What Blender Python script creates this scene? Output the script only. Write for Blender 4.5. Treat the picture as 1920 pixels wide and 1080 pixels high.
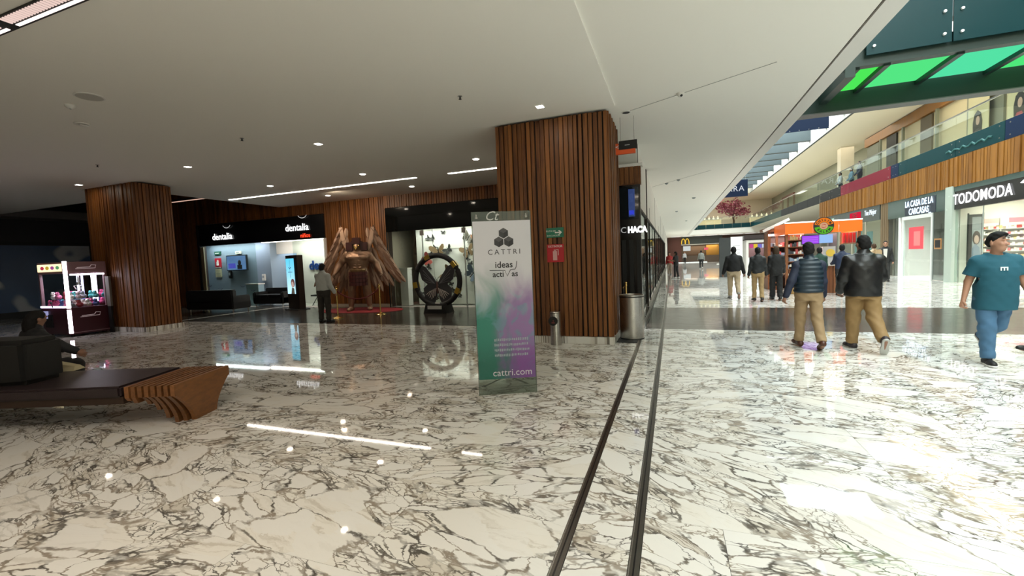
import bpy, bmesh, math, random
import numpy as np
from mathutils import Matrix, Vector, Euler

random.seed(7)
S = bpy.context.scene
C = S.collection
for o in list(bpy.data.objects):
    bpy.data.objects.remove(o, do_unlink=True)
PI = math.pi
def R(d): return math.radians(d)

# ------------------------------------------------------------------ camera
CAM_H = 1.6
YAW, PITCH, ROLL, FPX = R(-20.2605), R(-3.6915), R(-2.3191), 817.9
_cy, _sy, _cp, _sp = math.cos(YAW), math.sin(YAW), math.cos(PITCH), math.sin(PITCH)
_f = Vector((_sy*_cp, _cy*_cp, _sp)); _r = Vector((_cy, -_sy, 0)); _u = _r.cross(_f)
_c, _s = math.cos(ROLL), math.sin(ROLL)
_r2 = _c*_r + _s*_u; _u2 = -_s*_r + _c*_u
cam = bpy.data.objects.new('camera', bpy.data.cameras.new('camera'))
C.objects.link(cam)
cam.matrix_world = Matrix(((_r2.x, _u2.x, -_f.x, 0), (_r2.y, _u2.y, -_f.y, 0), (_r2.z, _u2.z, -_f.z, CAM_H), (0, 0, 0, 1)))
cam.data.sensor_width = 36.0
cam.data.lens = FPX/1920*36.0
cam.data.clip_start = 0.05; cam.data.clip_end = 300
S.camera = cam

# ------------------------------------------------------------------ world, daylight, exposure
S.view_settings.view_transform = 'Standard'
S.view_settings.look = 'None'
S.view_settings.gamma = 1.0
S.view_settings.use_curve_mapping = False
S.view_settings.exposure = EXPOSURE = 0.0
S.cycles.max_bounces = 7; S.cycles.diffuse_bounces = 4; S.cycles.glossy_bounces = 3; S.cycles.transmission_bounces = 3; S.cycles.transparent_max_bounces = 8
S.cycles.caustics_reflective = False; S.cycles.caustics_refractive = False
W = bpy.data.worlds.new('world'); S.world = W; W.use_nodes = True
W.node_tree.nodes['Background'].inputs[0].default_value = (0.42, 0.55, 0.58, 1)
W.node_tree.nodes['Background'].inputs[1].default_value = 0.6

def area_light(name, loc, sx, sy, power, col=(1, 1, 1), rot=(0, 0, 0), parent=None, shape='RECTANGLE', spread=None):
    d = bpy.data.lights.new(name, 'AREA'); d.shape = shape; d.size = sx
    if shape in ('RECTANGLE', 'ELLIPSE'): d.size_y = sy
    d.energy = power; d.color = col
    if spread: d.spread = spread
    o = bpy.data.objects.new(name, d); C.objects.link(o); o.location = loc; o.rotation_euler = rot
    if parent: o.parent = parent
    return o
# overcast daylight through the glazed roof of the atrium
area_light('skylight_daylight', (6.4, 29.5, 12.6), 7.6, 77, 17800, (0.90, 1.0, 0.985))

# ------------------------------------------------------------------ helpers
def tag(o, label=None, cat=None, group=None, kind=None):
    if label: o['label'] = label
    if cat: o['category'] = cat
    if group: o['group'] = group
    if kind: o['kind'] = kind
    return o
def thing(name, label, cat, loc=(0, 0, 0), rz=0.0, group=None):
    o = bpy.data.objects.new(name, None); C.objects.link(o)
    o.empty_display_size = 0.1
    o.location = loc; o.rotation_euler = (0, 0, rz)
    return tag(o, label, cat, group)
def link(name, me, parent=None, loc=(0, 0, 0), rot=(0, 0, 0)):
    o = bpy.data.objects.new(name, me); C.objects.link(o)
    o.location = loc; o.rotation_euler = rot
    if parent: o.parent = parent
    return o
def copy_tree(o, parent=None):
    c = o.copy(); C.objects.link(c); c.parent = parent
    for ch in [x for x in o.children]: copy_tree(ch, c)
    return c

class MB:
    def __init__(s): s.v = []; s.f = []; s.m = []; s.cur = 0
    def add(s, vs, fs):
        n = len(s.v); s.v += [tuple(p) for p in vs]
        s.f += [tuple(i+n for i in f) for f in fs]; s.m += [s.cur]*len(fs); return s
    def box(s, x0, x1, y0, y1, z0, z1):
        return s.add([(x0,y0,z0),(x1,y0,z0),(x1,y1,z0),(x0,y1,z0),(x0,y0,z1),(x1,y0,z1),(x1,y1,z1),(x0,y1,z1)],
                     [(0,3,2,1),(4,5,6,7),(0,1,5,4),(1,2,6,5),(2,3,7,6),(3,0,4,7)])
    def obox(s, c, size, rz=0, rx=0, ry=0):
        M = Euler((rx, ry, rz)).to_matrix(); a, b, d = size[0]/2, size[1]/2, size[2]/2
        P = [(-a,-b,-d),(a,-b,-d),(a,b,-d),(-a,b,-d),(-a,-b,d),(a,-b,d),(a,b,d),(-a,b,d)]
        return s.add([M@Vector(p)+Vector(c) for p in P], [(0,3,2,1),(4,5,6,7),(0,1,5,4),(1,2,6,5),(2,3,7,6),(3,0,4,7)])
    def bar(s, p0, p1, w, h, up=(0, 0, 1)):
        p0 = Vector(p0); p1 = Vector(p1); d = (p1-p0).normalized(); up = Vector(up)
        if abs(d.dot(up)) > .99: up = Vector((0, 1, 0))
        a = d.cross(up).normalized()*w/2; b = a.cross(d).normalized()*h/2
        P = [p0-a-b, p0+a-b, p0+a+b, p0-a+b, p1-a-b, p1+a-b, p1+a+b, p1-a+b]
        return s.add(P, [(0,1,2,3),(7,6,5,4),(0,4,5,1),(1,5,6,2),(2,6,7,3),(3,7,4,0)])
    def prism(s, poly, axis, a, b):
        n = len(poly)
        def pt(p, t):
            return {'x': (t, p[0], p[1]), 'y': (p[0], t, p[1]), 'z': (p[0], p[1], t)}[axis]
        vs = [pt(p, a) for p in poly]+[pt(p, b) for p in poly]
        return s.add(vs, [tuple(range(n))[::-1], tuple(range(n, 2*n))]+[(i, (i+1) % n, n+(i+1) % n, n+i) for i in range(n)])
    def cyl(s, p0, p1, r0, r1=None, n=16, cap=True):
        r1 = r0 if r1 is None else r1
        p0 = Vector(p0); p1 = Vector(p1); d = (p1-p0).normalized()
        up = Vector((0, 0, 1)) if abs(d.z) < .95 else Vector((1, 0, 0))
        a = d.cross(up).normalized(); b = d.cross(a).normalized()
        vs = []
        for p, r in ((p0, r0), (p1, r1)):
            vs += [p+(a*math.cos(2*PI*i/n)+b*math.sin(2*PI*i/n))*r for i in range(n)]
        fs = [(i, (i+1) % n, n+(i+1) % n, n+i) for i in range(n)]
        if cap: fs += [tuple(range(n))[::-1], tuple(range(n, 2*n))]
        return s.add(vs, fs)
    def lathe(s, prof, n=24, c=(0, 0, 0)):
        vs = []; fs = []
        for r, z in prof:
            vs += [(c[0]+r*math.cos(2*PI*i/n), c[1]+r*math.sin(2*PI*i/n), c[2]+z) for i in range(n)]
        for k in range(len(prof)-1):
            for i in range(n):
                fs.append((k*n+i, k*n+(i+1) % n, (k+1)*n+(i+1) % n, (k+1)*n+i))
        fs.append(tuple(range(n))[::-1]); fs.append(tuple((len(prof)-1)*n+i for i in range(n)))
        return s.add(vs, fs)
    def tube(s, pts, r, n=8, closed=False):
        pts = [Vector(p) for p in pts]; m = len(pts); vs = []
        rr = r if isinstance(r, (list, tuple)) else [r]*m
        for k, p in enumerate(pts):
            if closed: d = pts[(k+1) % m]-pts[k-1]
            else: d = pts[min(k+1, m-1)]-pts[max(k-1, 0)]
            d.normalize()
            up = Vector((0, 0, 1)) if abs(d.z) < .9 else Vector((0, 1, 0))
            a = d.cross(up).normalized(); b = d.cross(a).normalized()
            vs += [p+(a*math.cos(2*PI*i/n)+b*math.sin(2*PI*i/n))*rr[k] for i in range(n)]
        fs = []
        for k in range(m if closed else m-1):
            k2 = (k+1) % m
            for i in range(n):
                fs.append((k*n+i, k*n+(i+1) % n, k2*n+(i+1) % n, k2*n+i))
        if not closed: fs += [tuple(range(n))[::-1], tuple((m-1)*n+i for i in range(n))]
        return s.add(vs, fs)
    def sphere(s, c, r, n=12, m=8):
        rx, ry, rz = (r, r, r) if not isinstance(r, (tuple, list)) else r
        vs = [(c[0], c[1], c[2]-rz)]
        for j in range(1, m):
            t = PI*j/m-PI/2
            vs += [(c[0]+rx*math.cos(t)*math.cos(2*PI*i/n), c[1]+ry*math.cos(t)*math.sin(2*PI*i/n), c[2]+rz*math.sin(t)) for i in range(n)]
        vs.append((c[0], c[1], c[2]+rz)); fs = []
        for i in range(n):
            fs.append((0, 1+(i+1) % n, 1+i)); fs.append((len(vs)-1, 1+(m-2)*n+i, 1+(m-2)*n+(i+1) % n))
        for j in range(m-2):
            for i in range(n):
                fs.append((1+j*n+i, 1+j*n+(i+1) % n, 1+(j+1)*n+(i+1) % n, 1+(j+1)*n+i))
        return s.add(vs, fs)
    def mesh(s, name, mats, smooth=False, center=True, bevel=0):
        me = bpy.data.meshes.new(name); c = Vector((0, 0, 0))
        if center and s.v:
            a = np.array(s.v); c = Vector(((a.min(0)+a.max(0))/2).tolist())
        me.from_pydata([(p[0]-c.x, p[1]-c.y, p[2]-c.z) for p in s.v], [], s.f)
        for m in (mats if isinstance(mats, (list, tuple)) else [mats]): me.materials.append(m)
        me.polygons.foreach_set('material_index', s.m)
        bm = bmesh.new(); bm.from_mesh(me)
        bmesh.ops.recalc_face_normals(bm, faces=bm.faces)
        if bevel:
            bmesh.ops.bevel(bm, geom=[e for e in bm.edges if e.is_manifold and e.calc_face_angle(0) > .6], offset=bevel, segments=2, affect='EDGES', clamp_overlap=True)
        bm.to_mesh(me); bm.free()
        if smooth:
            me.polygons.foreach_set('use_smooth', [True]*len(me.polygons))
            try: me.set_sharp_from_angle(angle=R(45))
            except Exception: pass
        return me, c
    def build(s, name, mats, parent=None, smooth=False, bevel=0, kind=None, label=None):
        me, c = s.mesh(name, mats, smooth, True, bevel)
        o = link(name, me, parent, c)
        if kind: o['kind'] = kind
        if label: o['label'] = label
        return o
def part(name, mat, parent, *boxes, **kw):
    m = MB()
    for b in boxes: m.box(*b)
    return m.build(name, mat, parent, **kw)
def structure(name, mat, *boxes, **kw):
    o = part(name, mat, None, *boxes, **kw); o['kind'] = 'structure'; return o

# ------------------------------------------------------------------ materials
def newmat(name):
    m = bpy.data.materials.new(name); m.use_nodes = True
    nt = m.node_tree; return m, nt, nt.nodes['Principled BSDF']
_cache = {}
def plain(name, col, rough=.5, metal=0.0, emit=None, es=1.0, alpha=None, trans=0, spec=None, bump=0, bscale=60, coat=0):
    if name in _cache: return _cache[name]
    m, nt, b = newmat(name)
    b.inputs['Base Color'].default_value = (*col, 1)
    b.inputs['Roughness'].default_value = rough
    b.inputs['Metallic'].default_value = metal
    if spec is not None: b.inputs['Specular IOR Level'].default_value = spec
    if coat: b.inputs['Coat Weight'].default_value = coat
    if trans: b.inputs['Transmission Weight'].default_value = trans
    if alpha is not None: b.inputs['Alpha'].default_value = alpha
    if emit:
        b.inputs['Emission Color'].default_value = (*emit, 1); b.inputs['Emission Strength'].default_value = es
    # a little unevenness everywhere, so nothing is perfectly flat in tone
    n = nt.nodes.new('ShaderNodeTexNoise'); n.inputs['Scale'].default_value = bscale; n.inputs['Detail'].default_value = 4
    g = nt.nodes.new('ShaderNodeNewGeometry'); nt.links.new(g.outputs['Position'], n.inputs['Vector'])
    mr = nt.nodes.new('ShaderNodeMapRange'); nt.links.new(n.outputs['Fac'], mr.inputs[0])
    mr.inputs[3].default_value = max(0, rough-.06); mr.inputs[4].default_value = min(1, rough+.06)
    nt.links.new(mr.outputs[0], b.inputs['Roughness'])
    if bump:
        bp = nt.nodes.new('ShaderNodeBump'); bp.inputs['Strength'].default_value = bump; bp.inputs['Distance'].default_value = .01
        nt.links.new(n.outputs['Fac'], bp.inputs['Height']); nt.links.new(bp.outputs[0], b.inputs['Normal'])
    _cache[name] = m; return m
def lamp(name, col, s):
    if name in _cache: return _cache[name]
    m = bpy.data.materials.new(name); m.use_nodes = True; nt = m.node_tree; nt.nodes.clear()
    e = nt.nodes.new('ShaderNodeEmission'); e.inputs[0].default_value = (*col, 1); e.inputs[1].default_value = s
    o = nt.nodes.new('ShaderNodeOutputMaterial'); nt.links.new(e.outputs[0], o.inputs[0])
    _cache[name] = m; return m
def glass(name, tint=(.9, .95, .93), clear=.86, rough=.02):
    if name in _cache: return _cache[name]
    m = bpy.data.materials.new(name); m.use_nodes = True; nt = m.node_tree; nt.nodes.clear()
    t = nt.nodes.new('ShaderNodeBsdfTransparent'); t.inputs[0].default_value = (*tint, 1)
    gl = nt.nodes.new('ShaderNodeBsdfGlossy'); gl.inputs['Roughness'].default_value = rough; gl.inputs[0].default_value = (.9, .95, .95, 1)
    fr = nt.nodes.new('ShaderNodeFresnel'); gm = nt.nodes.new('ShaderNodeNewGeometry'); io = nt.nodes.new('ShaderNodeMapRange'); io.inputs[3].default_value = 1.5; io.inputs[4].default_value = 1/1.5
    nt.links.new(gm.outputs['Backfacing'], io.inputs[0]); nt.links.new(io.outputs[0], fr.inputs[0])
    ad = nt.nodes.new('ShaderNodeMath'); ad.operation = 'MULTIPLY_ADD'; ad.inputs[1].default_value = .6; ad.inputs[2].default_value = (1-clear)*.08
    mx = nt.nodes.new('ShaderNodeMixShader'); o = nt.nodes.new('ShaderNodeOutputMaterial')
    nt.links.new(fr.outputs[0], ad.inputs[0]); nt.links.new(ad.outputs[0], mx.inputs[0])
    nt.links.new(t.outputs[0], mx.inputs[1]); nt.links.new(gl.outputs[0], mx.inputs[2]); nt.links.new(mx.outputs[0], o.inputs[0])
    _cache[name] = m; return m
def N(nt, kind, **kw):
    n = nt.nodes.new('ShaderNode'+kind)
    for k, v in kw.items(): setattr(n, k, v)
    return n
def math_(nt, op, a, b=None, c=None, clamp=False):
    n = N(nt, 'Math', operation=op, use_clamp=clamp)
    for i, x in enumerate((a, b, c)):
        if x is None: continue
        if isinstance(x, (int, float)): n.inputs[i].default_value = x
        else: nt.links.new(x, n.inputs[i])
    return n.outputs[0]
def maprange(nt, v, a, b, c, d, smooth=True):
    n = N(nt, 'MapRange', interpolation_type='SMOOTHSTEP' if smooth else 'LINEAR')
    nt.links.new(v, n.inputs[0])
    for i, x in zip((1, 2, 3, 4), (a, b, c, d)):
        if isinstance(x, (int, float)): n.inputs[i].default_value = x
        else: nt.links.new(x, n.inputs[i])
    return n.outputs[0]
def mixcol(nt, f, a, b, mode='MIX'):
    n = N(nt, 'Mix', data_type='RGBA', blend_type=mode)
    if isinstance(f, (int, float)): n.inputs[0].default_value = f
    else: nt.links.new(f, n.inputs[0])
    for i, x in ((6, a), (7, b)):
        if isinstance(x, tuple): n.inputs[i].default_value = (*x, 1)
        else: nt.links.new(x, n.inputs[i])
    return n.outputs[2]
def vmath(nt, op, a, b=None, scale=None):
    n = N(nt, 'VectorMath', operation=op)
    for i, x in enumerate((a, b)):
        if x is None: continue
        if isinstance(x, tuple): n.inputs[i].default_value = x
        else: nt.links.new(x, n.inputs[i])
    if scale is not None:
        if isinstance(scale, (int, float)): n.inputs['Scale'].default_value = scale
        else: nt.links.new(scale, n.inputs['Scale'])
    return n.outputs[0]
def noise(nt, vec, scale, detail=3, rough=.5, out='Fac', dist=0):
    n = N(nt, 'TexNoise'); n.inputs['Scale'].default_value = scale; n.inputs['Detail'].default_value = detail
    n.inputs['Roughness'].default_value = rough; n.inputs['Distortion'].default_value = dist
    nt.links.new(vec, n.inputs['Vector']); return n.outputs[out]

def marble_mat(name, white=(.78, .77, .74), rough=.035):
    m, nt, b = newmat(name)
    g = N(nt, 'NewGeometry'); oi = N(nt, 'ObjectInfo')
    rnd = math_(nt, 'ADD', oi.outputs['Random'], g.outputs['Random Per Island'])
    wn = N(nt, 'TexWhiteNoise', noise_dimensions='1D'); nt.links.new(rnd, wn.inputs['W'])
    off = vmath(nt, 'SCALE', wn.outputs['Color'], scale=37.0)
    flat = vmath(nt, 'ADD', vmath(nt, 'MULTIPLY', g.outputs['Position'], (1, 1, 0)), off)
    # slab by slab the veining runs in a somewhat different direction
    ang = math_(nt, 'MULTIPLY_ADD', wn.outputs['Value'], 1.3, -.65)
    ro = N(nt, 'VectorRotate', rotation_type='Z_AXIS'); nt.links.new(flat, ro.inputs['Vector']); nt.links.new(ang, ro.inputs['Angle'])
    st = vmath(nt, 'MULTIPLY', ro.outputs[0], (1.0, 2.15, 0.0))
    def n2(vec, scale, detail=2, rough=.5, out='Fac', dist=0):
        n = N(nt, 'TexNoise', noise_dimensions='2D'); n.inputs['Scale'].default_value = scale; n.inputs['Detail'].default_value = detail
        n.inputs['Roughness'].default_value = rough; n.inputs['Distortion'].default_value = dist; nt.links.new(vec, n.inputs['Vector']); return n.outputs[out]
    w1 = n2(st, 1.7, 1, .5, 'Color'); w2 = n2(st, 8.0, 3, .65, 'Color')
    p = vmath(nt, 'ADD', st, vmath(nt, 'SCALE', vmath(nt, 'SUBTRACT', w1, (.5, .5, .5)), scale=.42))
    p = vmath(nt, 'ADD', p, vmath(nt, 'SCALE', vmath(nt, 'SUBTRACT', w2, (.5, .5, .5)), scale=.12))
    wvar = n2(st, 3.0, 2)
    def edge(scale, w0, w1_):
        v = N(nt, 'TexVoronoi', feature='DISTANCE_TO_EDGE', voronoi_dimensions='2D'); v.inputs['Scale'].default_value = scale; nt.links.new(p, v.inputs['Vector'])
        w = maprange(nt, wvar, .32, .72, w0, w1_)
        return maprange(nt, math_(nt, 'DIVIDE', v.outputs['Distance'], w), .25, 1.0, 1.0, 0.0)
    def cellrnd(scale, ch):
        v = N(nt, 'TexVoronoi', feature='F1', voronoi_dimensions='2D'); v.inputs['Scale'].default_value = scale; nt.links.new(p, v.inputs['Vector'])
        sp = N(nt, 'SeparateColor'); nt.links.new(v.outputs['Color'], sp.inputs[0]); return sp.outputs[ch]
    # broken fragments inside broken fragments: some big pieces stay clear, others are shattered
    rb = cellrnd(1.55, 0); rm = cellrnd(4.2, 1)
    big = math_(nt, 'MULTIPLY', edge(1.55, .012, .055), .9)
    mid = math_(nt, 'MULTIPLY', edge(4.2, .026, .15), maprange(nt, rb, .15, .20, 0, 1))
    fine = math_(nt, 'MULTIPLY', edge(10.0, .07, .26), math_(nt, 'MULTIPLY', maprange(nt, rb, .24, .30, 0, 1), maprange(nt, rm, .26, .34, 0, .92)))
    pres = maprange(nt, n2(st, 6.5, 2), .33, .52, .38, 1)
    vein = math_(nt, 'MULTIPLY', math_(nt, 'MAXIMUM', big, math_(nt, 'MAXIMUM', mid, fine)), pres)
    streak = maprange(nt, n2(vmath(nt, 'MULTIPLY', p, (.9, 4.5, 1)), 2.4, 4, .6, dist=.8), .50, .72, 0, 1)
    gap = math_(nt, 'MULTIPLY', maprange(nt, rm, .90, .93, 0, .55), maprange(nt, rb, .3, .4, 0, 1))
    cloud = math_(nt, 'MAXIMUM', math_(nt, 'MULTIPLY', streak, maprange(nt, rm, .2, .9, .05, .55)), gap)
    base = mixcol(nt, cloud, white, (.40, .36, .305))
    base = mixcol(nt, maprange(nt, rm, .0, 1.0, .0, .22), base, (.74, .66, .52))
    vc = mixcol(nt, maprange(nt, n2(p, 4.0, 2), .36, .64, 0, 1), (.050, .042, .034), (.27, .225, .175))
    col = mixcol(nt, math_(nt, 'MULTIPLY', vein, .93), base, vc)
    nt.links.new(col, b.inputs['Base Color'])
    b.inputs['Roughness'].default_value = rough
    b.inputs['Specular IOR Level'].default_value = .5
    return m
def wood_mat(name, c0, c1, rough=.42, axis='Z', scale=1.0, bump=.15):
    m, nt, b = newmat(name)
    g = N(nt, 'NewGeometry'); oi = N(nt, 'ObjectInfo')
    rnd = math_(nt, 'FRACT', math_(nt, 'ADD', math_(nt, 'MULTIPLY', oi.outputs['Random'], 7.31), math_(nt, 'MULTIPLY', g.outputs['Random Per Island'], 3.77)))
    tc = N(nt, 'TexCoord')
    off = N(nt, 'CombineXYZ')
    for i, k in enumerate((31., 17., 53.)): nt.links.new(math_(nt, 'MULTIPLY', rnd, k), off.inputs[i])
    sc = {'Z': (26, 26, 1.3), 'X': (1.3, 26, 26), 'Y': (26, 1.3, 26)}[axis]
    p = vmath(nt, 'MULTIPLY', vmath(nt, 'ADD', g.outputs['Position'], off.outputs[0]), tuple(s*scale for s in sc))
    n1 = noise(nt, p, 1.0, 5, .6, dist=.6); n2 = noise(nt, vmath(nt, 'ADD', g.outputs['Position'], off.outputs[0]), .9, 2)
    f = math_(nt, 'ADD', math_(nt, 'MULTIPLY', maprange(nt, n1, .3, .7, 0, 1), .55), math_(nt, 'MULTIPLY', rnd, .6))
    f = math_(nt, 'ADD', f, math_(nt, 'MULTIPLY_ADD', n2, .5, -.3), clamp=True)
    nt.links.new(mixcol(nt, f, c0, c1), b.inputs['Base Color'])
    nt.links.new(maprange(nt, n1, .3, .7, rough-.1, rough+.1), b.inputs['Roughness'])
    bp = N(nt, 'Bump'); bp.inputs['Strength'].default_value = bump; bp.inputs['Distance'].default_value = .004
    nt.links.new(n1, bp.inputs['Height']); nt.links.new(bp.outputs[0], b.inputs['Normal'])
    return m
def tile_mat(name, c0, c1, rough):
    m, nt, b = newmat(name)
    g = N(nt, 'NewGeometry'); oi = N(nt, 'ObjectInfo')
    rnd = math_(nt, 'FRACT', math_(nt, 'ADD', math_(nt, 'MULTIPLY', oi.outputs['Random'], 7.31), math_(nt, 'MULTIPLY', g.outputs['Random Per Island'], 3.77)))
    n1 = noise(nt, vmath(nt, 'MULTIPLY', g.outputs['Position'], (.8, 8, 1)), 3, 6, .65, dist=.8)
    f = math_(nt, 'ADD', math_(nt, 'MULTIPLY', n1, .6), math_(nt, 'MULTIPLY', rnd, .5), clamp=True)
    nt.links.new(mixcol(nt, f, c0, c1), b.inputs['Base Color'])
    nt.links.new(maprange(nt, n1, .3, .7, rough*.6, rough*1.4), b.inputs['Roughness'])
    return m

MARBLE = marble_mat('polished_marble')
WOOD = wood_mat('slat_wood', (.070, .020, .004), (.30, .110, .024), rough=.5)
WOODR = wood_mat('band_wood', (.15, .055, .008), (.34, .145, .024))
BENCHW = wood_mat('bench_wood', (.11, .042, .012), (.26, .105, .035), axis='Y')
KIOSKW = wood_mat('kiosk_wood', (.16, .05, .02), (.34, .13, .05), axis='Z')
DARKT = tile_mat('dark_floor_tile', (.018, .016, .014), (.085, .074, .062), .16)
WHITE = plain('white_paint', (.76, .74, .70), .6, bscale=3)
CEIL = plain('ceiling_paint', (.90, .875, .81), .7, bscale=2)
BLACK = plain('black_panel', (.006, .006, .007), .25)
MATTEBLACK = plain('matte_black', (.008, .008, .008), .6)
DARKW = plain('dark_wall', (.02, .017, .02), .6)
STEEL = plain('brushed_steel', (.52, .50, .48), .28, 1.0, bscale=200)
DSTEEL = plain('rail_metal', (.20, .19, .175), .3, 1.0)
GOLD = plain('polished_brass', (.85, .56, .20), .15, 1.0)
CLEAR = glass('clear_glass')
SHOPGLASS = glass('shop_glass', (.86, .92, .89), .7)
CREAM = plain('cream_paint', (.74, .68, .55), .6)
RED = plain('red_plastic', (.55, .02, .03), .4)
DGREEN = plain('dark_green_steel', (.012, .034, .028), .45)
GREY = plain('grey_paint', (.30, .33, .34), .5)
LEATHER = plain('brown_black_leather', (.028, .018, .020), .34, bump=.25, bscale=120)
DLEATHER = plain('black_leather', (.010, .009, .009), .42, bump=.2, bscale=120)
LED = lamp('led_white', (1.0, .93, .82), 14)
LEDC = lamp('led_cool', (.95, .92, 1.0), 9)
GLOW = lamp('letter_white', (1, 1, 1), 1.8)

def text(parent, s, size, loc, rz=0.0, mat=None, ext=.012, bold=0.0, align='CENTER', space=1.0, sx=1.0, shear=0.0, name='lettering', roll=0.0, label=None):
    cu = bpy.data.curves.new('txt', 'FONT'); cu.body = s; cu.size = size; cu.align_x = align; cu.align_y = 'CENTER'
    cu.extrude = ext; cu.offset = bold; cu.space_character = space; cu.shear = shear; cu.resolution_u = 3
    t = bpy.data.objects.new('txt', cu); C.objects.link(t)
    dg = bpy.context.evaluated_depsgraph_get(); me = bpy.data.meshes.new_from_object(t.evaluated_get(dg))
    bpy.data.objects.remove(t, do_unlink=True); bpy.data.curves.remove(cu)
    me.transform(Matrix.Rotation(roll, 4, 'Z') @ Matrix.Diagonal((sx, 1, 1, 1)))
    me.materials.clear(); me.materials.append(mat)
    o = link(name, me, parent, loc, (PI/2, 0, rz))
    if label: o['label'] = label
    return o
# ================================================================== FLOOR
CEIL_Z = 4.15
floor = structure('floor', plain('grout', (.25, .23, .2), .7), (-30, 16.5, -9, 80, -.2, -.02))
def in_floor(o): o.parent = floor; o.location = Vector(o.location)-floor.location; return o
ROWS = [1.75+.92*k for k in range(-1, 9)]+[9.75]
rr = random.Random(3)
_slab = {}
def slab(x0, x1, y0, y1, mat=None, name='floor_slab'):
    k = (round(x1-x0, 3), round(y1-y0, 3), name)
    if k not in _slab:
        a, b = k[0]/2-.0012, k[1]/2-.0012
        _slab[k] = MB().box(-a, a, -b, b, -.01, .01).mesh(name, mat or MARBLE, center=False)[0]
    o = link(name, _slab[k], floor, Vector(((x0+x1)/2, (y0+y1)/2, -.01))-floor.location); return o
WID = [1.2, 1.5, 1.8, 1.65]
for i in range(len(ROWS)-1):
    y0, y1 = ROWS[i], ROWS[i+1]
    for xa, xb in ((-26, -.62), (-.18, 10.45)):
        # running bond with slabs of a few lengths
        if xa < -1:
            x = xb; 
            first = [.26, 1.05, 1.25, .9, .6, 1.3, .75, 1.1, .5, .95][i]
            while x > xa+.01:
                w = first if first else rr.choice(WID); first = 0
                if x-w < xa+.4: w = x-xa
                slab(x-w, x, y0, y1); x -= w
        else:
            x = xa; first = [.43, .43, 1.9, 1.58, 1.2, 1.13, .8, 1.5, .6, 1.2][i]
            while x < xb-.01:
                w = first if first else rr.choice(WID); first = 0
                if x+w > xb-.4: w = xb-x
                slab(x, x+w, y0, y1); x += w
    slab(-.56, -.24, y0, y1)
# the floor behind the viewer and the far corridor, too many slabs to count
m = MB()
y = -9.0
while y < ROWS[0]-.01:
    y1 = min(y+.92, ROWS[0]); x = -30+rr.random()
    while x < 10.4:
        m.box(x+.0012, min(x+1.6, 10.45)-.0012, y+.0012, y1-.0012, -.02, 0); x += 1.6
    y = y1
y = 13.65
while y < 78:
    y1 = y+.92
    for xa, xb in ((-.56, -.24), (-.18, 10.45)):
        x = xa-(rr.random() if xa > -.2 else 0)
        while x < xb-.01:
            a, b2 = max(x, xa), min(x+1.6, xb)
            if b2-a > .05: m.box(a+.0012, b2-.0012, y+.0012, y1-.0012, -.02, 0)
            x += 1.6
    y = y1
in_floor(m.build('slab_field', MARBLE, kind='stuff', label='polished white marble slabs with grey veins'))
# dark band of narrow tiles across the mall
for k in range(10):
    y0 = 9.75+.39*k; x = -.56; first = rr.choice([.5, .9, 1.2])
    while x < 10.44:
        w = first or 1.25; first = 0
        x1 = min(x+w, 10.45); slab(x, x1, y0, y0+.39, DARKT, 'dark_tile'); x = x1
m = MB()
for k in range(11):
    y0 = 9.75+.39*k; x = -15.5-rr.random()
    y1 = min(y0+.39, 13.95)
    while x < -.66:
        a, b2 = max(x, -15.5), min(x+1.25, -.66)
        if b2-a > .05: m.box(a+.001, b2-.001, y0+.001, y1-.001, -.02, 0)
        x += 1.25
    m.box(-26, -15.78, y0+.001, y1-.001, -.02, 0)
in_floor(m.build('dark_tile_field', DARKT, kind='stuff', label='dark brown glossy floor tiles'))
in_floor(MB().box(-15.77, -15.5, 9.75, 13.95, -.02, .0).build('threshold_strip', MARBLE, label='pale marble border strip'))
for n, x in ((1, -.59), (2, -.21)):
    t = MB().box(x-.028, x+.028, -9, 60, -.015, .002)
    o = t.build('trim_%d' % n, DSTEEL); o['kind'] = 'structure'
    MB().box(x-.004, x+.004, -9, 60, .0021, .0045).build('rail_groove', BLACK, o).location -= o.location
    MB().box(x-.026, x-.02, -9, 60, .0021, .005).build('rail_edge', STEEL, o).location -= o.location

# ================================================================== CEILINGS
structure('ceiling', CEIL, (-30, -.88, -9, 7.83, CEIL_Z, 4.5), (-30, -16.2, 7.83, 9.25, CEIL_Z, 4.5))
structure('ceiling', CEIL, (-15.4, -.88, 7.83, 14.05, CEIL_Z+.035, 4.5))
structure('ceiling', CEIL, (-.88, 2.13, -9, 70.0, CEIL_Z+.03, 4.5))
structure('ceiling', CEIL, (-.9, 16.5, 70.0, 78.2, CEIL_Z+.03, 4.5))
structure('ceiling', DARKW, (-26, -15.4, 9.25, 14.05, 5.4, 5.6), (-26, -15.4, 9.15, 9.25, 4.5, 5.4), (-15.4, -15.3, 9.25, 14.05, 4.5, 5.4), (-26, -16.2, 9.2, 9.26, 4.15, 4.5), (-26.1, -26, 9.15, 14.1, 4.5, 5.6), (-26, -15.3, 14.05, 14.1, 4.5, 5.6))  # void painted dark; its shade lies in the colour
structure('ceiling', plain('dim_ceiling', (.16, .14, .13), .7), (-30, -24.9, 9.25, 14.05, CEIL_Z, 4.5), (-24.95, -24.85, 9.25, 14.05, 4.15, 4.45))
# edge of the upper floor along the atrium: dark reveal, white fascia, floor slab
structure('trim_3', BLACK, (2.13, 2.155, -9, 70.0, CEIL_Z+.05, 4.5))
structure('trim_4', WHITE, (2.155, 2.40, -9, 70.0, CEIL_Z+.02, 5.25))
structure('floor_upper_left', plain('slab_grey', (.4, .4, .4), .7), (-15.3, 2.16, -9, 80, 4.5, 5.0), (-30, -15.3, -9, 9.2, 4.5, 5.0))

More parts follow.
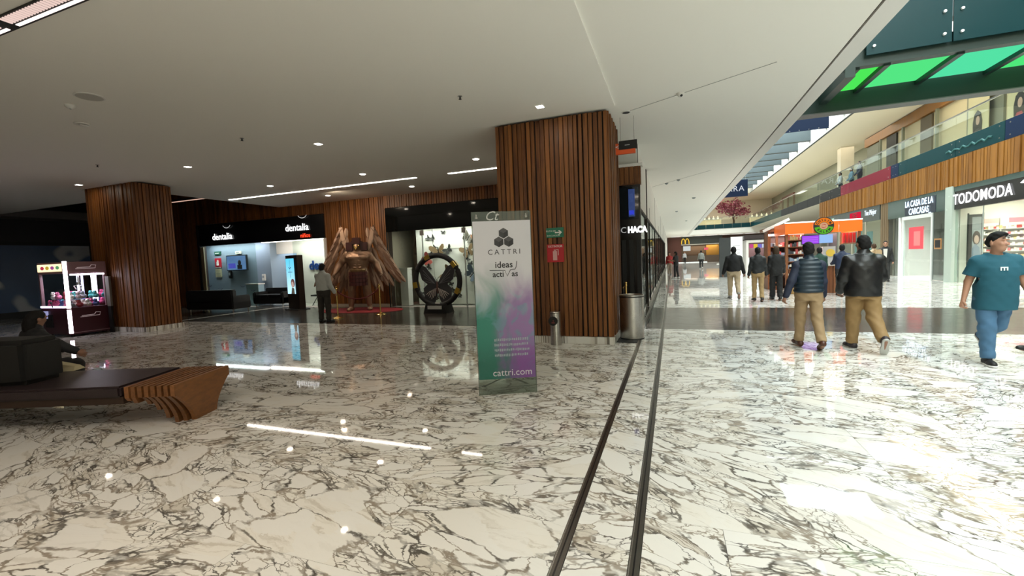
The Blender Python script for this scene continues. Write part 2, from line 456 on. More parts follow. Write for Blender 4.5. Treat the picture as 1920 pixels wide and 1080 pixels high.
# ================================================================== WALLS
structure('wall_rear', CREAM, (-30, 16.5, -9.3, -9, 0, 13))
structure('wall_left', DARKW, (-30.3, -30, -9, 14, 0, 5))
structure('wall_left_back', DARKW, (-30, -26, 13.9, 14.1, 0, 5.6))
# back wall behind the statue: timber cladding over and between the shop fronts
wb = structure('wall_back', plain('wall_backing', (.02, .009, .004), .7), (-26, -20.4, 14.06, 14.3, 0, 5.5), (-20.4, -13.05, 14.06, 14.3, 3.74, 5.5), (-13.05, -10.12, 14.06, 14.3, 0, 4.5), (-10.12, -.7, 14.06, 14.3, 3.72, 4.5), (-5.2, -.7, 14.06, 14.3, 0, 3.72))
m = MB()
def slats(m, x0, x1, z0, z1, y, pitch=.105, w=.085):
    x = x0
    while x < x1-.02:
        d = rr.uniform(.018, .04)
        m.box(x, min(x+w, x1), y-d, y+.06, z0, z1); x += pitch
slats(m, -26, -20.4, 0, 5.5, 14.02); slats(m, -20.4, -13.05, 3.76, 5.4, 14.02)
slats(m, -13.05, -10.12, .12, 4.19, 14.02); slats(m, -10.12, -5.2, 3.74, 4.19, 14.02); slats(m, -5.2, -.8, .12, 4.19, 14.02)
o = m.build('timber_slats', WOOD, wb, kind='stuff', label='dark vertical timber slats'); o.location -= wb.location
o = MB().box(-13.05, -10.12, 13.96, 14.05, 0, .11).build('skirting', plain('pale_stone', (.5, .42, .33), .4), wb); o.location -= wb.location
# corridor side wall beyond the timber column
wc = structure('wall_corridor_left', WHITE, (-.95, -.72, 10.62, 54, 2.75, 4.2), (-.95, -.75, 10.62, 54, 0, .12), (-.95, -.9, 10.62, 54, .12, 2.75), (-3.4, -.95, 12, 12.2, 0, 4.2))
structure('wall_far_left', WHITE, (-.95, -.72, 54, 78, 0, 4.2))
structure('wall_end', plain('far_wall_wood', (.07, .03, .018), .6), (-.95, 16.5, 78, 78.3, 0, 4.4))
structure('wall_upper_end', CREAM, (-4, 16.5, 80, 80.3, 4.4, 10))
structure('wall_roof_end', CREAM, (-4, 16.5, 70, 70.3, 9.66, 13))
structure('ceiling_upper_end', plain('gallery_ceiling', (.78, .72, .60), .7), (-4, 16.5, 70.3, 80.3, 9.66, 9.9))
structure('wall_upper_front', CEIL, (2.16, 16.5, 69.9, 70.0, 4.18, 4.9))

# ================================================================== RIGHT WING
structure('floor_upper_right', CREAM, (10.47, 16.5, -9, 39, 3.78, 5.25), (10.47, 16.5, 39, 70, 4.86, 5.25), (-4, 16.5, 70, 80, 4.5, 5.2))
structure('wall_right', plain('shop_back', (.55, .53, .48), .6), (16.2, 16.5, -9, 80, 0, 13))
structure('ceiling_gallery', plain('gallery_ceiling', (.78, .72, .60), .7), (10.47, 16.5, -9, 70, 9.66, 9.9))
structure('trim_5', WHITE, (10.40, 10.62, -9, 70, 9.70, 12.2))
structure('trim_6', BLACK, (10.44, 10.48, -9, 70, 9.62, 9.69))
structure('trim_7', WHITE, (2.16, 2.40, -9, 70, 9.66, 12.2))
structure('ceiling_gallery_left', plain('gallery_ceiling', (.78, .72, .60), .7), (-4, 2.3, -9, 70, 9.66, 9.9))
structure('wall_gallery_left', CREAM, (-4.3, -4, -9, 70, 5, 9.9))
# roof beams crossing the atrium under the glazed roof
roof = thing('roof_structure', 'row of blue grey roof beams crossing high above the atrium', 'roof beams', (6.4, 40, 10))
for y in (2, 7, 12, 17, 22, 27, 30.5, 34, 37.4, 41.4, 45.1, 48.2, 51.2, 54.8, 57.8, 60.8, 64.5, 67.7):
    MB().box(-4, 4.0, y-40-.25, y-40+.25, .05, 1.3).build('roof_beam', plain('beam_grey', (.060, .080, .088), .6), roof)
band = tag(structure('wall_band_right', plain('band_backing', (.03, .012, .004), .6), (10.42, 10.47, -9, 39, 3.78, 4.88)))
for k in range(150):
    y = 17.0+k*.147
    if y > 38.9: break
    o = MB().box(10.42-rr.choice((.012, .03, .05)), 10.425, y, y+.125, 3.74, 4.88).build('band_plank', WOODR, band); o.location -= band.location
o = MB().box(10.40, 10.425, -9, 17.0, 3.74, 4.88).build('band_plank', WOODR, band); o.location -= band.location

# parapet of the upper gallery
pp = thing('gallery_parapet', 'glass parapet of upper gallery above the timber band, with teal and crimson lower panels', 'railing', (10.5, 20, 4.88))
TEAL = plain('teal_glass_panel', (.008, .046, .054), .22, spec=.18)
NAVY = plain('navy_panel', (.008, .022, .060), .25, spec=.2)
CRIM = plain('crimson_panel', (.20, .012, .03), .25)
edges = [-9, -5.5, -2, 1.5, 5, 8.5, 12, 15.5, 19.6, 22.3, 26.9, 27.7, 34.7, 36.6, 39]
for i in range(len(edges)-1):
    a, b2 = edges[i], edges[i+1]
    mt = CRIM if abs(a-27.7) < .1 else (MATTEBLACK if a > 34 else (NAVY if i % 3 == 1 else TEAL))
    pn = MB().box(-.05, -.03, a-20+.015, b2-20-.015, .03, .68).build('parapet_panel', mt, pp)
    for yy in (a+.25, b2-.25):
        for zz in (.16, .56):
            MB().cyl((-.06, yy-20, zz), (-.045, yy-20, zz), .025, n=8).build('bolt', STEEL, pn).location -= pn.location
    MB().box(-.05, -.035, a-20+.015, b2-20-.015, .69, 1.58).build('glass_pane', CLEAR, pp)
MB().box(-.07, -.02, -29, 19, 1.58, 1.63).build('handrail', STEEL, pp)
MB().tube([(-.056, .2+.18*k, .30+.06*math.sin(k*2.3)) for k in range(16)], .035, 5).build('faint_print', plain('teal_print', (.03, .13, .13), .3), pp)
p2 = thing('gallery_parapet', 'glass parapet of upper floor where the atrium ends, above the far ceiling', 'railing', (6.4, 69.9, 4.9))
for i in range(7):
    MB().box(-4.0+i*1.15, -4.0+i*1.15+1.13, -.05, -.03, .0, .62).build('parapet_panel', TEAL, p2)
    MB().box(-4.0+i*1.15, -4.0+i*1.15+1.13, -.05, -.035, .63, 1.58).build('glass_pane', CLEAR, p2)
MB().box(-4.0, 4.05, -.07, -.02, 1.58, 1.64).build('handrail', STEEL, p2)
p3 = thing('gallery_parapet', 'dark far stretch of the right gallery parapet, beyond the timber band', 'railing', (10.5, 54.5, 4.88))
for i in range(10):
    MB().box(-.05, -.03, -15.4+i*3.08, -15.4+i*3.08+3.06, .0, .66).build('parapet_panel', MATTEBLACK if i < 4 else TEAL, p3)
    MB().box(-.05, -.035, -15.4+i*3.08, -15.4+i*3.08+3.06, .67, 1.58).build('glass_pane', CLEAR, p3)
MB().box(-.07, -.02, -15.4, 15.4, 1.58, 1.63).build('handrail', STEEL, p3)

# ================================================================== FOOTBRIDGE over the atrium
br = thing('footbridge', 'dark steel footbridge with green glass floor given its own glow and teal glass side', 'bridge', (6.4, 10.4, 4.7))
GP = [lamp('bridge_glow_glass_%d' % i, c, 1.0) for i, c in enumerate(((.075, .83, .10), (.09, .80, .23), (.09, .77, .38), (.08, .80, .2)))]  # emission stands in for daylight passing through the floor glass
xs = [-3.35, -2.92, -1.95, -.95, .05, 1.05, 2.05, 3.05, 4.0]
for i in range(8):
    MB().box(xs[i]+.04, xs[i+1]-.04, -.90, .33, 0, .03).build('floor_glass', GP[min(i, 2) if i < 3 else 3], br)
for x in xs: MB().box(x-.045, x+.045, -1.0, .40, -.07, .14).build('cross_beam', DGREEN, br)
MB().box(-3.9, 4.0, .36, .62, -.37, .55).build('main_beam', DGREEN, br)
MB().box(-3.9, 4.0, .34, .65, -.385, -.365).build('beam_flange', plain('flange_grey', (.12, .13, .13), .5), br)
MB().box(-3.9, 4.0, -1.08, -.92, -.04, .28).build('edge_beam', DGREEN, br)
MB().box(-3.55, -3.4, -1.1, .5, -.2, .3).build('end_beam', DGREEN, br)
gx = [-3.28, -2.14, -.2, 1.85, 3.95]
for i in range(4):
    pn = MB().box(gx[i]+.01, gx[i+1]-.01, -1.16, -1.14, .10, 1.45).build('glass_side_panel', TEAL, br)
    for x in (gx[i]+.11, gx[i+1]-.11):
        for z in (.23, .58):
            o = MB().cyl((x, -1.19, z), (x, -1.16, z), .022, n=10).build('bolt', plain('bright_bolt', (.9, .9, .9), .2, .3), pn); o.location -= pn.location
MB().box(-3.3, 3.95, -1.17, -1.13, 1.45, 1.49).build('handrail', STEEL, br)

# ================================================================== TIMBER COLUMNS
def column(label, x0, x1, y0, y1, seed):
    r = random.Random(seed)
    cx, cy = (x0+x1)/2, (y0+y1)/2; w, d = (x1-x0)/2, (y1-y0)/2
    t = thing('timber_clad_column', label, 'column', (cx, cy, 0), group='timber clad columns')
    H = CEIL_Z
    MB().box(-w+.05, w-.05, -d+.05, d-.05, .0, H).build('core', plain('column_core', (.006, .004, .003), .8), t)
    n = 24; p = (2*w-.02)/n
    for side in (-1, 1):
        x = -w+.01
        for k in range(n):
            ww = p*r.choice((.66, .74, .82)); q = r.choice((0, .012, .024))
            ya, yb = (-d+q, -d+.06) if side < 0 else (d-.06, d-q)
            MB().box(x, x+ww, ya, yb, .135, H-.004).build('slat', WOOD, t); x += p
    n2 = max(6, int(round(2*(d-.06)/p))); p2 = 2*(d-.06)/n2
    for side in (-1, 1):
        y = -d+.06
        for k in range(n2):
            ww = p2*r.choice((.66, .74, .82)); q = r.choice((0, .012, .024))
            xa, xb = (-w+q, -w+.06) if side < 0 else (w-.06, w-q)
            MB().box(xa, xb, y, y+ww, .135, H-.004).build('slat', WOOD, t); y += p2
    MB().box(-w-.012, w+.012, -d-.012, d+.012, 0, .13).build('marble_plinth', MARBLE, t)
    return t
column('timber clad column between the banner stand and the steel bin', -3.16, -1.0, 7.93, 9.45, 11)
column('timber clad column beside the claw machine', -16.0, -13.8, 7.80, 8.80, 12)
# ================================================================== CEILING LIGHTS AND FITTINGS
def downlight(label, x, y, z=CEIL_Z, r=.075, power=45, group='round recessed ceiling spotlights', col=(1.0, .84, .66), square=False):
    t = thing('ceiling_spotlight', label, 'ceiling light', (x, y, z), group=group)
    if square:
        MB().box(-r, r, -r, r, -.012, .0).build('trim_frame', WHITE, t)
        MB().box(-r*.75, r*.75, -r*.75, r*.75, -.018, -.012).build('lens', LED, t)
    else:
        MB().lathe([(r, -.001), (r*1.0, -.012), (r*.85, -.014)], 20).build('trim_ring', WHITE, t)
        MB().cyl((0, 0, -.014), (0, 0, -.02), r*.8, n=20).build('lens', LED, t)
    area_light('spot_glow', (0, 0, -.03), r*1.6, r*1.6, power, col, parent=t, shape='DISK')
    return t
for lb, x, y in (('above the timber column with the red sign', -2.04, 7.23), ('second from the big column in the front row', -6.8, 7.26),
                 ('third from the big column in the front row', -10.87, 7.34), ('above the claw machine column', -15.3, 7.36)):
    downlight('small bright square ceiling spotlight '+lb, x, y, square=True, power=3)
for lb, x, y in (('nearest the big column, before the light line', -4.61, 10.24), ('in the middle, before the light line', -8.13, 10.28), ('farthest left, before the light line', -11.59, 10.26),
                 ('behind the light line, above the butterfly ring', -8.11, 12.72), ('behind the light line, near the statue', -11.59, 12.67)):
    downlight('round recessed ceiling spotlight '+lb, x, y, z=CEIL_Z+.035, r=.1, power=2.5)
downlight('lone ceiling spotlight in the dark far left ceiling', -27.2, 10.56, square=True, power=2)
for i, (x, y, w) in enumerate(((-3.6, -.2, 36), (-2.2, 1.0, 46), (-2.0, -2.2, 36))):  # unseen lamps added to warm the near left floor
    t = thing('linear_ceiling_light', 'added unseen linear ceiling lamp above the viewer, '+('third', 'nearest', 'second')[i]+' from the atrium', 'ceiling light', (x, y, CEIL_Z))
    MB().box(-1.5, 1.5, -.09, .09, -.02, 0).build('housing', MATTEBLACK, t); MB().box(-1.45, 1.45, -.07, .07, -.026, -.02).build('lamp_tube', lamp('led_rosy', (1, .80, .72), 8), t)
    area_light('lamp_glow', (0, 0, -.04), 2.8, .3, w, (1, .87, .70), parent=t)
# long LED lines
for lb, x0, x1, w in (('long bright LED line in the ceiling before the statue', -15.03, -7.16, 22), ('short bright LED line in the ceiling meeting the big column', -6.1, -2.0, 11)):
    t = thing('linear_ceiling_light', lb, 'ceiling light', ((x0+x1)/2, 11.52, CEIL_Z+.035), group='LED lines in the ceiling')
    h = (x1-x0)/2
    MB().box(-h, h, -.055, .055, -.004, .0).build('channel', WHITE, t)
    MB().box(-h+.02, h-.02, -.045, .045, -.012, -.004).build('diffuser', LED, t)
    area_light('line_glow', (0, 0, -.02), 2*h, .09, w, (1, .86, .70), parent=t)
t = thing('linear_ceiling_light', 'pinkish LED strip in the dark ceiling void beside the far column', 'ceiling light', (-16.9, 11.4, 4.32))
MB().box(-1.6, 1.6, -.06, .06, 0, .08).build('channel', DARKW, t); MB().box(-1.55, 1.55, -.05, .05, -.01, 0).build('diffuser', lamp('led_pink', (1, .62, .48), .7), t)
t = thing('linear_ceiling_light', 'ribbed linear ceiling lamp at the top left corner', 'ceiling light', (-6.2, 2.52, CEIL_Z))
MB().box(-1.5, 1.5, -.09, .09, -.02, 0).build('housing', MATTEBLACK, t)
for x0, x1 in ((-1.45, -.05), (.12, 1.45)):
    MB().box(x0, x1, .035, .065, -.026, -.02).build('lamp_tube', lamp('led_rosy_tube', (1, .84, .78), 2.0), t)
    d = MB()
    x = x0
    while x < x1-.02: d.box(x, x+.024, -.08, .01, -.03, -.02); x += .05
    d.build('louvre', lamp('led_rosy_dim', (1, .74, .66), .85), t, kind='stuff')
area_light('lamp_glow', (0, .047, -.03), 2.8, .02, 1.2, (1, .84, .74), parent=t)
# small round ceiling things
t = thing('ceiling_speaker', 'round flush ceiling speaker with a pale grille', 'speaker', (-7.71, 3.93, CEIL_Z))
MB().lathe([(.17, 0), (.17, -.008), (.155, -.012)], 24).build('rim', WHITE, t); MB().cyl((0, 0, -.011), (0, 0, -.014), .15, n=24).build('grille', plain('grille', (.5, .48, .44), .7), t)
t = thing('smoke_detector', 'white domed smoke detector beside the ceiling speaker', 'detector', (-8.33, 4.0, CEIL_Z))
MB().lathe([(.065, 0), (.065, -.02), (.035, -.05), (.02, -.055)], 18).build('dome', WHITE, t, smooth=True); MB().cyl((0, 0, -.05), (0, 0, -.06), .012, n=10).build('sensor', GREY, t)
t = thing('ceiling_hatch_light', 'small tilted ceiling fitting below the speaker', 'ceiling fitting', (-9.19, 4.54, CEIL_Z))
MB().cyl((0, 0, 0), (0, 0, -.02), .1, n=20).build('ring', WHITE, t); MB().obox((.02, 0, -.025), (.13, .12, .02), ry=.25).build('flap', WHITE, t)
for lb, x, y in (('near the timber column', -3.03, 6.24), ('in the middle of the dim ceiling', -7.75, 6.3), ('toward the claw machine column', -12.3, 6.29)):
    t = thing('sprinkler_head', 'small dark sprinkler head '+lb, 'sprinkler', (x, y, CEIL_Z), group='sprinkler heads')
    MB().cyl((0, 0, 0), (0, 0, -.008), .035, n=14).build('rosette', STEEL, t); MB().cyl((0, 0, -.008), (0, 0, -.045), .011, n=10).cyl((0, 0, -.045), (0, 0, -.05), .024, n=10).build('nozzle', MATTEBLACK, t)
t = thing('ceiling_slot', 'thin dark slot with a security camera dome in the pale ceiling', 'ceiling fitting', (.3, 7.75, CEIL_Z+.03))
MB().bar((-1.0, .55, -.001), (1.1, -.62, -.001), .012, .006).build('slot', plain('slot_grey', (.32, .31, .29), .6), t)
MB().lathe([(.06, 0), (.06, -.02), (.04, -.05), (.015, -.065)], 16, (-.13, .03, 0)).build('camera_dome', WHITE, t, smooth=True)
MB().sphere((-.12, .0, -.045), .022, 10, 6).build('camera_lens', MATTEBLACK, t)
t = thing('ceiling_spotlight', 'unlit black recessed spotlight in the pale ceiling beside the timber column', 'ceiling light', (-.74, 8.32, CEIL_Z+.03))
MB().lathe([(.085, 0), (.085, -.01), (.07, -.014)], 20).build('trim_ring', WHITE, t); MB().cyl((0, 0, -.012), (0, 0, -.0145), .065, n=20).build('lens', MATTEBLACK, t)
for i, (x, y) in enumerate(((.1, 17.0), (-.35, 17.6))):
    pass
t = thing('ceiling_slot', 'farther dark slot with small cameras in the corridor ceiling', 'ceiling fitting', (-.2, 17.2, CEIL_Z+.03))
MB().bar((-.5, .7, -.001), (1.4, -1.8, -.001), .012, .006).build('slot', plain('slot_grey', (.32, .31, .29), .6), t)
for x, y in ((.05, .0), (.45, -.55)): MB().lathe([(.06, 0), (.05, -.04), (.015, -.06)], 12, (x, y, 0)).build('camera_dome', GREY, t)
for lb, x, y in (('nearest along the bright corridor', 1.0, 22.5), ('second along the bright corridor', .3, 29), ('third along the bright corridor', 1.1, 38)):
    t = thing('smoke_detector', 'tiny smoke detector '+lb, 'detector', (x, y, CEIL_Z+.03), group='corridor smoke detectors')
    MB().lathe([(.08, 0), (.08, -.03), (.04, -.06)], 12).build('dome', GREY, t)

# ================================================================== BENCH, WAITING PERSON'S THINGS
AX = math.atan2(.34, .94)
bt = thing('bench', 'long brown leather bench with slatted wooden end at the left', 'bench', (-4.97, 3.33, 0), AX)
nS = 8
for k in range(nS):
    u = -.02-.068*k                     # from the outer end towards the seat
    zb = [0, 0, .0, .06, .16, .235, .275, .30][k]
    W0, top = .43, .455
    foot = .17+.03*k
    side = []
    zc = .34
    for i in range(7):
        a = i/6
        z = zc+(zb-zc)*a
        hw = foot+(W0-.02-foot)*(1-a)**1.7 if zb < .25 else W0-.03*a
        side.append((hw, z))
    poly = [(-W0, top), (-W0, zc)]+[(-h, z) for h, z in side]+[(h, z) for h, z in side[::-1]]+[(W0, zc), (W0, top)]
    MB().prism(poly, 'x', u-.022, u+.022).build('slat', BENCHW, bt)
MB().box(-.62, -.02, -.28, .28, .33, .40).build('spacer', plain('dark_wood', (.03, .014, .007), .6), bt)
MB().box(-3.9, -.565, -.43, .43, .345, .462).build('seat_cushion', LEATHER, bt, bevel=.02)
MB().box(-3.9, -.56, -.40, .40, .27, .345).build('seat_frame', plain('dark_wood', (.03, .014, .007), .6), bt)
MB().box(-3.7, -2.9, -.3, .3, 0, .27).build('leg', plain('dark_wood', (.03, .014, .007), .6), bt)
MB().box(-3.85, -1.72, -.26, .18, .463, .95).build('back_cushion', MATTEBLACK, bt, bevel=.05)
t = thing('paper_bag', 'cream paper bag lying on the bench beside the seated person', 'bag', (-7.08, 3.08, .463), .5)
MB().add([(-.17,-.08,0),(.17,-.1,0),(.17,.08,0),(-.17,.1,0),(-.16,-.06,.11),(.14,-.04,.05),(.14,.04,.05),(-.15,.07,.12)], [(0,3,2,1),(4,5,6,7),(0,1,5,4),(1,2,6,5),(2,3,7,6),(3,0,4,7)]).build('bag_body', plain('kraft_paper', (.50, .44, .28), .8), t)
MB().tube([(-.1, -.1, .12), (-.02, -.16, .15), (.08, -.13, .1)], .006, 6).build('handle', plain('kraft_paper', (.50, .44, .28), .8), t)

# ================================================================== CLAW MACHINE
cm = thing('claw_machine', 'lit claw machine full of plush toys before the far column', 'arcade machine', (-15.75, 7.30, 0))
CMB = plain('burgundy_panel', (.055, .010, .018), .35); PNK = plain('mauve_metal', (.30, .17, .19), .35)
x0, x1, y0, y1 = -.72, .55, -.48, .42
MB().box(x0, x1, y0, y1, .06, .78).build('cabinet', CMB, cm)
MB().box(x0, x1, y0, y1, 1.72, 2.03).build('top_box', PNK, cm)
for xx, yy in ((x0, y0), (x1-.06, y0), (x0, y1-.06), (x1-.06, y1-.06)):
    MB().box(xx, xx+.06, yy, yy+.06, .78, 1.72).build('corner_post', PNK, cm)
MB().box(x1-.065, x1+.008, y0-.008, y0+.05, .10, .74).build('light_tube', lamp('tube_pink', (1, .86, .95), 8), cm)
MB().box(x1-.065, x1+.008, y0-.008, y0+.05, .78, 2.04).build('light_tube', lamp('tube_pink', (1, .86, .95), 8), cm)
MB().box(x0+.06, x1-.06, y1-.05, y1-.03, .82, 1.72).build('back_mirror', plain('mirror', (.6, .55, .7), .05, 1.0), cm)
MB().box(x0+.06, x1-.06, y0+.01, y0+.018, .82, 1.70).build('glass_pane', CLEAR, cm)
MB().box(x1-.018, x1-.01, y0+.06, y1-.06, .82, 1.70).build('glass_pane', CLEAR, cm)
MB().box(x0+.08, x0+.12, y1-.12, y1-.08, .82, 1.68).build('light_tube', lamp('tube_violet', (.8, .75, 1), 3), cm)
MB().box(.02, .08, y1-.10, y1-.05, .9, 1.7).build('light_tube', lamp('tube_pink', (1, .86, .95), 8), cm)
MB().box(x0+.02, x1-.1, y0-.03, y0, .79, .84).build('light_tube', lamp('tube_violet', (.8, .75, 1), 3), cm)
MB().box(x1, x1+.01, y0+.1, y1-.05, 1.66, 1.70).build('light_tube', lamp('tube_pink', (1, .86, .95), 8), cm)
sg = MB().box(x0+.03, x1-.12, y0-.015, y0, 1.78, 1.98).build('title_panel', lamp('title_yellow', (.95, .78, .45), 1.5), cm)
for k, c in enumerate(((.7, .05, .12), (.75, .5, .05), (.5, .1, .4), (.15, .45, .2))):
    MB().sphere((-.45+.24*k, y0-.018, 1.88), (.09, .008, .05), 10, 6).build('title_blob', plain('title_col_%d' % k, c, .4, emit=c, es=.6), cm)
for z, w in ((1.87, .011), (.55, .009)):
    MB().tube([(x1+.008, -.25, z-.03), (x1+.008, .0, z-.025), (x1+.008, .18, z-.02), (x1+.008, .2, z+.06), (x1+.008, .1, z+.07), (x1+.008, .06, z+.01), (x1+.008, -.22, z+.0)], w, 6).build('logo_swoosh', plain('logo_pale', (.75, .62, .64), .3, emit=(.8, .65, .7), es=.15), cm)
MB().box(x0+.15, x0+.5, y0-.02, y0, .25, .6).build('prize_door', MATTEBLACK, cm)
MB().box(x0+.08, x0+.30, y0-.03, y0, .50, .70).build('coin_slot', plain('coin_blue', (.35, .38, .6), .3, emit=(.5, .5, .9), es=.5), cm)
MB().cyl((-.1, y0-.03, .80), (-.1, y0-.06, .92), .012).sphere((-.1, y0-.06, .94), .03, 10, 6).build('joystick', MATTEBLACK, cm)
MB().box(.555, .56, y0+.06, y1-.04, .10, .12).build('edge_trim', PNK, cm)
MB().box(x1-.03, x1+.006, y1-.03, y1+.006, .08, 2.03).build('edge_trim', PNK, cm)
cl = MB().cyl((.2, -.05, 1.72), (.2, -.05, 1.45), .02).cyl((.2, -.05, 1.47), (.2, -.05, 1.40), .05).build('claw', STEEL, cm)
for a in range(3):
    q = a*2*PI/3
    o = MB().tube([(.2, -.05, 1.41), (.2+.1*math.cos(q), -.05+.1*math.sin(q), 1.36), (.2+.06*math.cos(q), -.05+.06*math.sin(q), 1.27)], .01, 6).build('claw_finger', STEEL, cl); o.location -= cl.location
for xx in (-.6, .4):
    for yy in (-.38, .32): MB().cyl((xx, yy, 0), (xx, yy, .06), .04, n=10).build('foot', MATTEBLACK, cm)
area_light('machine_glow', (-.05, -.05, 1.68), 1.0, .6, 26, (.92, .82, 1.0), parent=cm)
rp = random.Random(5)
tc = [(.6, .08, .2), (.75, .2, .35), (.1, .45, .45), (.08, .1, .3), (.7, .55, .6), (.5, .06, .08), (.25, .25, .28), (.85, .8, .75)]
n = 0
for lay in range(2):
    for ix in range(6):
        for iy in range(4):
            if lay and (rp.random() < .3 or ix < 1): continue
            x = x0+.165+ix*.188+rp.uniform(-.006, .006); y = y0+.135+iy*.188+rp.uniform(-.006, .006); z = .852+lay*.222
            c = rp.choice(tc); mt = plain('plush_%d' % tc.index(c), c, .9)
            p = MB().sphere((x, y, z), (.075, .075, .07), 10, 6)
            p.sphere((x, y-.02, z+.085), .052, 8, 6).sphere((x-.04, y-.02, z+.125), .02, 6, 4).sphere((x+.04, y-.02, z+.125), .02, 6, 4)
            p.sphere((x+.062, y-.03, z), .026, 6, 4).sphere((x-.062, y-.03, z), .026, 6, 4)
            o = p.build('plush_toy', mt, smooth=True); o.location = o.location+Vector(cm.location)
            tag(o, ('crimson', 'rose pink', 'turquoise', 'navy blue', 'pale pink', 'dark red', 'grey', 'white')[tc.index(c)]+' plush toy heaped inside the claw machine', 'plush toy', 'plush toys in the claw machine')
t = thing('notice_board', 'plain pale board leaning between claw machine and far column', 'board', (-15.08, 7.68, 0))
MB().box(-.07, .07, -.02, .02, 0, .75).build('stand', MATTEBLACK, t); MB().box(-.07, .09, -.025, .03, .75, 1.6).build('panel', plain('drab_card', (.16, .14, .12), .6), t)

# dark shop window with a blue wavy mural on the far left
def mural_mat():
    m, nt, b = newmat('blue_mural'); tc = N(nt, 'TexCoord')
    w = N(nt, 'TexWave', wave_type='BANDS'); w.inputs['Scale'].default_value = .55; w.inputs['Distortion'].default_value = 9; w.inputs['Detail'].default_value = 2; w.inputs['Detail Scale'].default_value = .7
    nt.links.new(tc.outputs['Object'], w.inputs['Vector'])
    f = maprange(nt, w.outputs['Fac'], .72, .98, 0, 1)
    base = mixcol(nt, noise(nt, tc.outputs['Object'], .5, 2), (.015, .03, .10), (.05, .12, .26))
    nt.links.new(mixcol(nt, f, base, (.42, .45, .50)), b.inputs['Base Color']); b.inputs['Roughness'].default_value = .4
    return m
t = thing('shop_mural', 'dim blue mural with pale wavy shapes in the dark far left shop', 'mural', (-25.9, 10.2, 0))
MB().box(-.05, 0, -3.2, 2.4, .25, 3.05).build('print_panel', mural_mat(), t)
MB().box(-.08, .04, 2.4, 2.5, 0, 3.2).build('frame', MATTEBLACK, t); MB().box(-.08, .04, -3.2, 2.4, 3.05, 3.2).build('frame', MATTEBLACK, t); MB().box(-.08, .04, -3.2, 2.4, 0, .25).build('frame', MATTEBLACK, t)
structure('wall_left_shop', DARKW, (-26.4, -26.0, -9, 14.0, 0, 4.2))

# ================================================================== DENTAL CLINIC SHOP FRONT
df = thing('clinic_shop_front', 'clinic shop front with glass panes under a black fascia', 'shop front', (-16.7, 13.95, 0))
MB().box(-3.6, 3.65, -.02, .12, 2.78, 3.74).build('fascia', BLACK, df)
MB().box(-3.72, -3.6, -.04, .12, 0, 3.74).build('frame_post', MATTEBLACK, df); MB().box(3.6, 3.68, -.04, .12, 0, 2.78).build('frame_post', WHITE, df)
for a, b2 in ((-3.6, -1.9), (-1.88, -.2), (1.9, 3.6)):
    MB().box(a, b2, .02, .032, .04, 2.78).build('glass_pane', SHOPGLASS, df)
MB().box(-3.6, -3.4, -.0, .05, .0, 2.74).build('jamb', plain('gold_jamb', (.30, .24, .14), .5), df)
for i, (x, z) in enumerate(((-3.2, .95), (-2.5, .8), (-2.1, .55), (-1.1, .9), (-.5, .7))):
    MB().tube([(x-.14, .015, z+.05), (x-.07, .015, z), (x+.03, .015, z-.01), (x+.12, .015, z+.04)], .012, 5).build('smile_decal', plain('decal_navy', (.02, .03, .08), .5), df)
def smile(par, x, z, s, mat):
    pts = [(x+s*math.cos(a), -.05, z+.75*s*math.sin(a)) for a in np.linspace(PI*1.13, PI*1.87, 9)]
    MB().tube(pts, [.012*s/.3+.05*s*math.sin(PI*i/8)**2*.7 for i in range(9)], 6).build('smile_mark', mat, par)
for lb, x, sub, zo in (('left white glowing sign with a smile mark on the black clinic fascia', -18.75, False, 3.14), ('right white glowing sign with red second line on the black clinic fascia', -14.42, True, 3.27)):
    t = thing('clinic_sign', lb, 'sign', (x, 13.92, 0), group='clinic signs')
    text(t, 'dentalia', .40, (0, -.03, zo), 0, GLOW, bold=.002, ext=.005)
    smile(t, .35, zo+.55, .24, plain('sign_grey', (.6, .6, .6), .4, emit=(1, 1, 1), es=.35))
    if sub: text(t, 'niños', .24, (.42, -.03, zo-.34), 0, lamp('letter_red', (1, .06, .02), 1.6), bold=.002, ext=.004)
# clinic interior
structure('wall_clinic', plain('clinic_blue', (.235, .30, .37), .6), (-21.6, -17.2, 14.95, 15.1, 0, 3.6), (-21.7, -21.55, 14.1, 15.1, 0, 3.6), (-17.3, -17.2, 15.1, 17.0, 0, 3.6), (-19.6, -15.9, 17.0, 17.15, 0, 3.6))
structure('wall_clinic_right', WHITE, (-16.0, -12.9, 15.3, 15.5, 0, 3.6), (-13.02, -12.9, 14.35, 15.3, 0, 3.6), (-17.2, -16.0, 15.3, 15.42, 2.3, 3.6), (-16.0, -15.9, 15.5, 17.0, 0, 3.6))
structure('ceiling_clinic', WHITE, (-21.7, -12.9, 14.35, 17.15, 2.95, 3.1))
structure('floor_clinic', plain('clinic_floor', (.55, .53, .48), .25), (-21.6, -12.9, 13.97, 17.0, -.02, .005))
area_light('clinic_ceiling_lamps', (-19.2, 14.55, 2.9), 3.6, .35, 75, (.93, .97, 1.0)); area_light('clinic_ceiling_lamps', (-16.9, 16.2, 2.9), 1.2, 1.0, 45, (.93, .97, 1.0)); area_light('clinic_ceiling_lamps', (-14.5, 14.7, 2.9), 2.4, .4, 60, (1, .98, .93))
t = thing('clinic_light_line', 'bright light line under the clinic fascia', 'ceiling light', (-15.2, 14.52, 2.86))
MB().box(-1.9, 2.1, -.06, .06, -.06, .0).build('diffuser', LED, t); MB().box(-1.95, 2.15, -.08, .08, 0, .06).build('housing', WHITE, t)
t = thing('wall_lettering', 'dark blue lettering on the white clinic wall behind the guard', 'lettering', (-14.4, 15.28, 0))
text(t, 'dentalia', .56, (.0, -.02, 1.70), 0, plain('letter_blue', (.01, .05, .22), .4), bold=.012, ext=.02)
